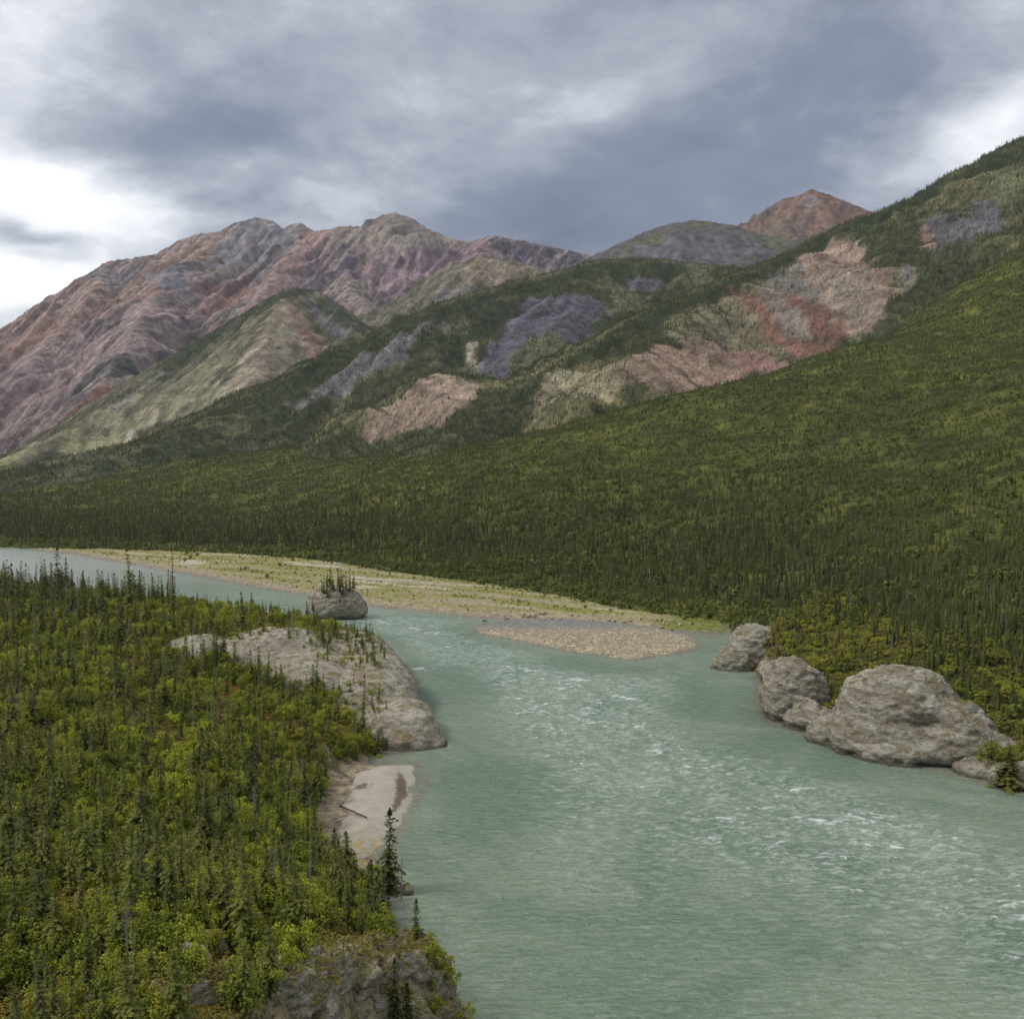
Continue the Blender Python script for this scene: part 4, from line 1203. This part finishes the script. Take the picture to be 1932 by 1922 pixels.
RW = np.random.default_rng(21)
N = 30000                                                    # candidates over the part of the bank that the photograph shows
yy_ = 58 + (430 - 58) * RW.random(N) ** 1.25
xx_ = (-.60 + .62 * RW.random(N)) * yy_
ok = (poly_sd(xx_, yy_, LEFT_SHORE) > 1.3) & (poly_sd(xx_, yy_, SAND) < -1.6)
xx_, yy_ = xx_[ok], yy_[ok]
zl = left_h(xx_, yy_)
clear = [(Z(390, 1795, 22)[0], Z(390, 1795, 22)[1], 4.5), (Z(600, 1830, 17)[0], Z(600, 1830, 17)[1], 5), (Z(720, 1850, 13)[0], Z(720, 1850, 13)[1], 6)]
dens = fbm(xx_ / 11, yy_ / 11, 4, 151, .6)
near = []
for x_, y_, z_, q in zip(xx_, yy_, zl, dens):
    zr = drop(T_ROCK, x_, y_); zc = drop(T_CRAG, x_, y_)
    rocky = zr > z_ + .25; craggy = zc > z_ + .2
    thin = 1.0
    for a, b, c in clear:
        if math.hypot(x_ - a, y_ - b) < c:
            thin = .18
    if craggy:
        thin = .12
    if rocky:
        u, v_ = pix(x_, y_, zr)
        cap = (560 < u < 725 and v_ < 1262 - max(0, (650 - u)) * .45) or (540 < u < 730 and 1285 < v_ < 1345 and u > 560 and q > -.1) or (u < 560 and v_ < 1208)
        if not cap:
            continue
        thin = .8
    near.append((x_, y_, max(z_, zr, zc if craggy else -99), q, thin, rocky))
spr_pts, bush_pts, dwarf_pts = [], [], []
for x_, y_, z_, q, thin, rocky in near:
    r_ = random.random()
    d_ = math.hypot(x_, y_)
    if q < -.06 and not rocky:
        thin *= .28
    if random.random() > thin:
        dwarf_pts.append((x_, y_, z_, random.uniform(.3, .8)))
        continue
    far_k = min(1.0, max(0, (d_ - 220) / 120))
    if r_ < .17 + .08 * far_k + .06 * q:
        h = random.uniform(3.2, 7.0) * (1 + .5 * far_k) * (1.35 if random.random() < .08 else 1)
        if rocky or (x_ > -115 and y_ > 285):
            h *= .48
        spr_pts.append((x_, y_, z_ - .1, h))
    elif r_ < .50 + .40 * q:
        bush_pts.append((x_, y_, z_ - .1, random.uniform(1.2, 4.0) * (.4 if rocky else 1)))
    elif r_ < .80:
        dwarf_pts.append((x_, y_, z_, random.uniform(.3, .9)))


def thin_out(pts, gap):
    cell, out = {}, []
    for p_ in sorted(pts, key=lambda q: -q[3]):
        k = (int(p_[0] // gap), int(p_[1] // gap))
        if any(math.hypot(p_[0] - o[0], p_[1] - o[1]) < gap for a in (-1, 0, 1) for b in (-1, 0, 1) for o in cell.get((k[0] + a, k[1] + b), ())):
            continue
        cell.setdefault(k, []).append(p_); out.append(p_)
    return out


spr_pts = thin_out(spr_pts, 1.5); bush_pts = thin_out(bush_pts, 1.55)
in_view = lambda p_: -30 < pix(*p_[:3])[0] < 960 and pix(*p_[:3])[1] < 1990


def plant(name, parts, loc, h, rz, label, cat, group=None, wide=1.0, tilt=0.0):
    e = bpy.data.objects.new(name, None); COL.objects.link(e)
    e.location = loc; e.scale = (h * wide, h * wide, h); e.rotation_euler = (tilt, 0, rz); e.empty_display_size = .2
    for nm, me_ in parts:
        o = bpy.data.objects.new(nm, me_); COL.objects.link(o); o.parent = e
        if nm in ('bare_branch', 'foliage', 'crown'):
            o['kind'] = 'stuff'
    set_props(e, label, cat, group)
    return e


tree_ = lambda i: (('trunk', SPR[i][0]), ('crown', SPR[i][1]))
snag_ = lambda i: (('trunk', SNAG[i][0]), ('bare_branch', SNAG[i][1]))


# trees one can single out
def stand(px, py, zg, fn=left_h):
    z_ = zg
    for _ in range(5):
        p = at_z(px, py, z_); z_ = surf(fn, p[0], p[1])
    p[2] = z_
    return p


RUSTY = []
t_, c_ = spruce_parts(180, .07, 28, .01, .25)
RUSTY = (('trunk', t_.build('trunk', [M_BARK], True)), ('crown', c_.build('crown', [M_RUST])))
t_, c_ = snag_parts(190, .05, True)
BENT = (('trunk', t_.build('trunk', [M_DEAD], True)), ('bare_branch', c_.build('bare_branch', [M_DEAD])))
t_, c_ = spruce_parts(191, .11, 30, -.26, .1)
LEAN = (('trunk', t_.build('trunk', [M_BARK], True)), ('crown', c_.build('crown', [M_SPRUCE])))
HERO = [
    ('spruce_tree', tree_(0), (786, 1812), 13.5, 125, 'lone slim spruce at the lip of the broken crag', 'tree', 1.15),
    ('spruce_tree', tree_(2), (735, 1710), 8, 190, 'tall shaggy spruce rising in front of the sand bar', 'tree', 1.0),
    ('spruce_tree', tree_(4), (700, 1745), 9, 120, 'shorter bushy spruce just left of the tall shaggy one below the sand', 'tree', 1.0),
    ('dead_tree', snag_(0), (757, 1735), 8, 130, 'grey dead spruce leaning over the water below the sand bar', 'dead tree', 1.2),
    ('dead_tree', snag_(1), (482, 1610), 12, 135, 'pale bare dead tree standing among green bushes', 'dead tree', 1.3),
    ('dead_tree', RUSTY, (327, 1160), 12, 125, 'tall rust brown dying spruce on the skyline of the bank', 'dead tree', 1.0),
    ('dead_tree', BENT, (550, 1210), 11, 75, 'bare bent snag hooked over toward the rock islet', 'dead tree', 1.0),
    ('spruce_tree', LEAN, (612, 1222), 11, 78, 'leaning dark spruce on top of the rock headland', 'tree', 1.0),
    ('spruce_tree', tree_(5), (458, 1180), 11, 62, 'lone open crowned spruce standing against the pale channel', 'tree', 1.5),
    ('spruce_tree', tree_(1), (245, 1160), 13, 120, 'tallest dark spruce on the bank against the pale channel', 'tree', 1.1),
    ('spruce_tree', tree_(0), (110, 1140), 14, 100, 'tall tapering spruce at the bank edge with a sharp tip', 'tree', 1.1),
    ('spruce_tree', tree_(3), (685, 1390), 6, 120, 'thin reddish trunked spruce in front of the rock headland', 'tree', 1.0),
]
for nm, parts, (px, py), zg, hp, lab, cat, wd in HERO:
    p = stand(px, py, zg)
    zr = max(drop(T_ROCK, p[0], p[1]), drop(T_CRAG, p[0], p[1]))
    if zr > p[2]:
        for _ in range(5):
            p = at_z(px, py, zr); zr = max(drop(T_ROCK, p[0], p[1]), surf(left_h, p[0], p[1]))
        p[2] = zr
    h = hp * math.hypot(p[0], p[1]) / FPX
    plant(nm, parts, (p[0], p[1], p[2] - .1), h, random.uniform(-.2, .2) if parts in (BENT, LEAN) else random.uniform(0, 6.28), lab, cat, None, wd)

SP_LOOK = ['full dark spruce', 'ragged spruce with gaps in its crown', 'broad shaggy spruce', 'pole thin spruce', 'wide based spruce', 'sparse leaning spruce']
B_LOOK = ['rounded leafy bush', 'wide leafy bush', 'upright narrow bush', 'dense mid green bush', 'loose many stemmed bush']
SPOTS = [('beside the sand bar', (-36, 178), 17), ('at the foot of the rock headland', (-45, 228), 22), ('around the top of the rock headland', (-58, 275), 34), ('above the broken crag', (-14, 96), 15),
         ('beside the yellow moss clearing', (-22, 80), 13), ('on the shore slope below the sand bar', (-19, 128), 17)]


def place(p_):
    for t, (a, b), r_ in SPOTS:
        if math.hypot(p_[0] - a, p_[1] - b) < r_:
            return t
    if p_[1] > 300:
        return 'on the wooded bank along the far channel'
    return 'deep in the bushes of the wooded bank' if p_[1] < 150 else 'in the wooded bank behind the rock headland' if p_[0] < -80 and p_[1] > 230 else 'midway across the wooded bank'


def size_word(h, lo, hi):
    return 'small ' if h < lo else 'tall ' if h > hi else 'medium '


vis_s = sorted([p_ for p_ in spr_pts if in_view(p_)], key=lambda q: -q[3] / math.hypot(q[0], q[1]))
vis_b = sorted([p_ for p_ in bush_pts if in_view(p_)], key=lambda q: -q[3] / math.hypot(q[0], q[1]))
ind_s, ind_b = vis_s[:290], vis_b[:295]
for k, p_ in enumerate(ind_s):
    rz = random.uniform(0, 6.28)
    if k % 13 == 5:
        i = k % 3
        lab = size_word(p_[3], 4, 6) + 'grey dead spruce with bare branches ' + place(p_)
        plant('dead_tree', snag_(i), p_[:3], p_[3], rz, lab, 'dead tree', lab, 1.2)
    else:
        i = random.randrange(6)
        lab = size_word(p_[3], 5, 6.6) + SP_LOOK[i] + ' ' + place(p_)
        plant('spruce_tree', tree_(i), p_[:3], p_[3], rz, lab, 'tree', lab, random.uniform(.9, 1.35))
for k, p_ in enumerate(ind_b):
    i = random.randrange(5)
    plant('bush', (('stem', BSH[i][0]), ('foliage', BSH[i][1])), p_[:3], p_[3], random.uniform(0, 6.28), size_word(p_[3], 3.1, 3.8) + B_LOOK[i] + ' ' + place(p_), 'bush', size_word(p_[3], 3.1, 3.8) + B_LOOK[i] + ' ' + place(p_), random.uniform(.6, 1.0))
si, bi = set(ind_s), set(ind_b)
rest_s = [p_ for p_ in spr_pts if p_ not in si]; rest_b = [p_ for p_ in bush_pts if p_ not in bi]


def scatter(name, label, cat, pts, meshes, wide=(.9, 1.3), seed=1):
    g_ = np.random.default_rng(seed); P = np.array(pts); n_ = len(P)
    wd = g_.uniform(*wide, n_); sc = np.stack([P[:, 3] * wd, P[:, 3] * wd, P[:, 3]], 1)
    rt = np.stack([g_.normal(0, .03, n_), g_.normal(0, .03, n_), g_.uniform(0, 6.28, n_)], 1)
    return stuff(name, label, cat, P[:, :3], sc, rt, g_.integers(0, len(meshes), n_), meshes)


scatter('spruce_thicket', 'mass of smaller spruces filling the near bank', 'trees', rest_s, SP_NEAR + [SNAG_M], (.9, 1.3), 2)
scatter('bush_thicket', 'mass of small green bushes filling the near bank', 'bushes', rest_b, BUSH_NEAR, (.6, 1.0), 3)
scatter('dwarf_shrubs', 'yellow and rust dwarf shrubs covering the ground', 'ground cover', dwarf_pts, DW, (.8, 1.4), 4)

# ---- trees on the islet
for i in range(26):
    x_ = -66 + random.uniform(-8, 8); y_ = 386 + random.uniform(-5, 4); z_ = drop(T_ISL, x_, y_)
    if z_ < 2.5:
        continue
    plant('spruce_tree', tree_(i % 6), (x_, y_, z_ - .1), random.uniform(3, 8.5), random.uniform(0, 6), 'slender spruce growing on the brown rock islet', 'tree', 'spruces on the rock islet', .8)

p = stand(1905, 1440, 4, slope_h)
plant('spruce_tree', tree_(4), (p[0], p[1], p[2] - .1), 8.5, .5, 'large dark bushy spruce beside the broad domed rock', 'tree', None, 2.0)
p = stand(1868, 1425, 4, slope_h)
plant('bush', (('stem', BSH[0][0]), ('foliage', BSH[0][1])), (p[0], p[1], p[2] - .1), 4.5, 1.0, 'dark rounded bush tucked against the broad domed rock', 'bush')

# ---- forest of the far side
G = np.random.default_rng(33)


def wedge(n, y0, y1, p, lo=-.56, hi=.56):
    y_ = (y0 ** p + (y1 ** p - y0 ** p) * G.random(n)) ** (1 / p)
    return y_ * (lo + (hi - lo) * G.random(n)), y_


fx, fy = wedge(170000, 170, 1420, 1.5, -.56, .60)
s = poly_sd(fx, fy, FOREST_EDGE); ok = s > 1.0
fx, fy, s = fx[ok], fy[ok], s[ok]
zs = slope_h(fx, fy)
top = np.full(fx.shape, -99.0)
for k in ('spur2', 'spur3', 'pyramid'):
    x0, x1, y0, y1, _ = BOX[k]; m = (fx > x0) & (fx < x1) & (fy > y0) & (fy < y1)
    top[m] = np.maximum(top[m], HF[k](fx[m], fy[m]))
ok = zs > top + .2
fx, fy, zs, s = fx[ok], fy[ok], zs[ok], s[ok]
n1 = fbm(fx / 60, fy / 60, 4, 91, .6); n2 = fbm(fx / 14, fy / 14, 3, 93)
keep = G.random(fx.size) < np.clip(.85 - .55 * sstep(.05, .45, n2 + n1 * .7), .3, 1)
rockz = np.array([drop(T_R, a, b) if b < 330 else -99 for a, b in zip(fx, fy)])
keep &= rockz < zs + .4
fx, fy, zs, s, n1 = fx[keep], fy[keep], zs[keep], s[keep], n1[keep]
up = sstep(70, 330, s + 90 * fbm(fx / 120, fy / 120, 3, 163))                  # higher up the trees are shorter and mixed with shrubs
hh = (3.4 + 6.4 * G.random(fx.size) ** 1.6) * (1 + .3 * n1) * (.55 + .45 * sstep(0, 45, s)) * (.84 - .36 * up)
hh = hh * np.where(G.random(fx.size) < .05, 1.45, 1.0)
br = G.random(fx.size) < .16 + .30 * up + .38 * sstep(.05, .3, fbm(fx / 110, fy / 45, 3, 161)) + .25 * sstep(25, 4, s)
P = np.stack([fx, fy, zs - .1, hh], 1)
near_f = (fy < 520) & ~br
rank = np.argsort(-(hh / np.hypot(fx, fy)) * near_f)
scatter('spruce_forest', 'dense spruce forest covering the valley slope', 'forest', P[~br], FAR_SP * 4 + [FAR_SN], (.75, 1.3), 5)
Pb = P[br].copy(); Pb[:, 3] *= .5
scatter('broadleaf_thicket', 'light green broadleaf thickets mixed through the valley forest', 'bushes', Pb, FAR_B, (.9, 1.5), 6)

x_, y_ = wedge(40000, 330, 900, 1.3, -.56, .30)
s = poly_sd(x_, y_, FOREST_EDGE); m = (s > -2.5) & (s < 12) & (G.random(x_.size) < .7); x_, y_ = x_[m], y_[m]
pe = np.stack([x_, y_, np.maximum(slope_h(x_, y_), bar_h(x_, y_)) - .1, G.uniform(.8, 3.4, x_.size)], 1)
scatter('forest_edge_scrub', 'dark alder scrub along the edge of the valley forest', 'bushes', pe, FAR_B, (.7, 1.2), 13)
pts = []
for key, n_, hmin, hmax in (('spur2', 150000, 2.4, 6.2), ('spur3', 150000, 2.6, 6.5), ('pyramid', 90000, 2.6, 6), ('tanhill', 12000, 3, 6), ('mound', 9000, 3, 6)):
    x0, x1, y0, y1, _ = BOX[key]
    x_ = G.uniform(x0, x1, n_); y_ = G.uniform(y0, y1, n_)
    m = (np.abs(x_) < y_ * .56); x_, y_ = x_[m], y_[m]
    z_, t_, d_, g_ = RIDGES[key].h(x_, y_, True)
    o_ = slope_h(x_, y_)
    for k in RIDGES:
        if k != key:
            a0, a1, b0, b1, _ = BOX[k]; mm = (x_ > a0) & (x_ < a1) & (y_ > b0) & (y_ < b1)
            if k != 'massif' and mm.any():
                o_[mm] = np.maximum(o_[mm], HF[k](x_[mm], y_[mm]))
    _, tr = hill_surface(key, x_, y_, t_, d_, g_)
    m = (z_ > o_) & (G.random(x_.size) < tr * 1.25)
    pts.append(np.stack([x_[m], y_[m], z_[m] - .2, G.uniform(hmin, hmax, m.sum())], 1))
scatter('hill_forest', 'scattered spruce woods on the farther hills', 'forest', np.concatenate(pts), FAR_SP, (.9, 1.5), 7)

# ---- low willows on the bar, shore scrub, cobbles
x_, y_ = G.uniform(-430, 85, 26000), G.uniform(360, 760, 26000)
s = poly_sd(x_, y_, BAR); m = (s > 9) & (poly_sd(x_, y_, FOREST_EDGE) < 2)
x_, y_, s = x_[m], y_[m], s[m]
u_, w_ = x_ * math.cos(ca) + y_ * math.sin(ca), -x_ * math.sin(ca) + y_ * math.cos(ca)
n_ = fbm(u_ / 55, w_ / 9, 4, 95, .6); m = G.random(x_.size) < sstep(-.12, .25, n_) * .9 + .05
x_, y_ = x_[m], y_[m]
pb = np.stack([x_, y_, bar_h(x_, y_) - .05, G.uniform(.3, 1.0, x_.size) * np.where(G.random(x_.size) < .04, 2.6, 1)], 1)
scatter('bar_scrub', 'low green willow scrub dotting the gravel bar', 'bushes', pb, FAR_B, (1.0, 1.8), 8)
x_, y_ = G.uniform(-22, 66, 26000), G.uniform(304, 388, 26000)
s = poly_sd(x_, y_, SPIT); m = s > .3; x_, y_ = x_[m], y_[m]
m = G.random(x_.size) < .8; x_, y_ = x_[m], y_[m]
pc = np.stack([x_, y_, spit_h(x_, y_), .07 + .22 * G.random(x_.size) ** 3], 1)
scatter('cobbles', 'tan cobbles strewn over the gravel spit', 'stones', pc, PEB, (1.0, 1.6), 9)

# right-hand scrub behind the rocks
x_, y_ = wedge(9000, 185, 345, 1.6, .20, .58)
z_ = slope_h(x_, y_); s = poly_sd(x_, y_, FOREST_EDGE)
m = (s > 1) & (s < 70) & (z_ > 1.5); x_, y_, z_ = x_[m], y_[m], z_[m]
m = np.array([drop(T_R, a, b) for a, b in zip(x_, y_)]) < z_ + .3
pts = [(a, b, c - .1, random.uniform(.4, 1.6)) for a, b, c in zip(x_[m], y_[m], z_[m])]
scatter('slope_dwarf_shrubs', 'yellow dwarf shrubs behind the river rocks', 'ground cover', pts, DW, (.8, 1.4), 10)
pts = [(a, b, c - .0, d * 1.3) for a, b, c, d in pts[::3]]
scatter('slope_bushes', 'green bushes behind the river rocks', 'bushes', pts, BUSH_NEAR, (.8, 1.2), 12)


# ---- driftwood
def log(px, py, px2, py2, zg, rad, label, mat=M_DRIFT, fn=None, group=None):
    a, b = at_z(px, py, zg), at_z(px2, py2, zg)
    if fn:
        a = stand(px, py, zg, fn); b = stand(px2, py2, zg, fn)
    a[2] += rad; b[2] += rad
    q = PB(); r = random.Random(px)
    e = b - a; L = np.linalg.norm(e); e = e / L; s1 = np.cross(e, (0, 0, 1)); s1 /= np.linalg.norm(s1); s2 = np.cross(s1, e)
    base = 0
    for j in range(7):
        t = j / 6; c = a + e * L * t + s1 * r.uniform(-.04, .04) * L * .2
        for k in range(7):
            an = 6.283 * k / 7; rr = rad * (1 - .5 * t) * r.uniform(.85, 1.15)
            q.v.append(tuple(c + s1 * rr * math.cos(an) + s2 * rr * math.sin(an)))
    for j in range(6):
        for k in range(7):
            i0 = j * 7; q.f.append((i0 + k, i0 + (k + 1) % 7, i0 + 7 + (k + 1) % 7, i0 + 7 + k)); q.m.append(0)
    q.f.append(tuple(range(7))); q.m.append(0)
    o = link('driftwood_log', q.build('driftwood_log', [mat], True)); set_props(o, label, 'log', group)


log(641, 1522, 692, 1544, .95, .22, 'long dark driftwood log lying on the pale sand', M_BARK)
log(1895, 1768 - 0, 1932, 1745, 4, .2, 'pale fallen trunk on the slope past the domed rock', M_DEAD, slope_h) if False else None
log(640, 1445, 664, 1470, 1.6, .16, 'pale dead trunk where the trees meet the top of the sand', M_DEAD, left_h)
log(655, 2065 - 340, 690, 2120 - 340, 9, .16, 'white fallen trunk among the bushes above the shore', M_DEAD, left_h)
for i, (px, py) in enumerate([(700, 1070), (640, 1062), (560, 1052), (1398, 1172), (1405, 1178), (720, 1072)]):
    log(px, py, px + 18, py + (4 if i % 2 else -4), 2.2, .3, 'bleached driftwood log stranded at the forest edge', M_DEAD, None, 'driftwood along the forest edge')

# ------------------------------------------------------------------ air
bm = bmesh.new(); bmesh.ops.create_cube(bm, size=1.0)
me = bpy.data.meshes.new('haze'); bm.to_mesh(me); bm.free()
hz = link('haze', me); hz.scale = (6400, 6400, 1500); hz.location = (0, 2300, 740)
m_, n = material('haze_air')
vol = n.new('ShaderNodeVolumePrincipled', {'Color': (.80, .88, 1.0, 1), 'Density': 2.8e-5, 'Anisotropy': .2})
n.l.new(vol.outputs[0], n.new('ShaderNodeOutputMaterial').inputs['Volume'])
me.materials.append(m_)
set_props(hz, 'thin blue haze filling the valley air', 'haze', None, 'stuff')
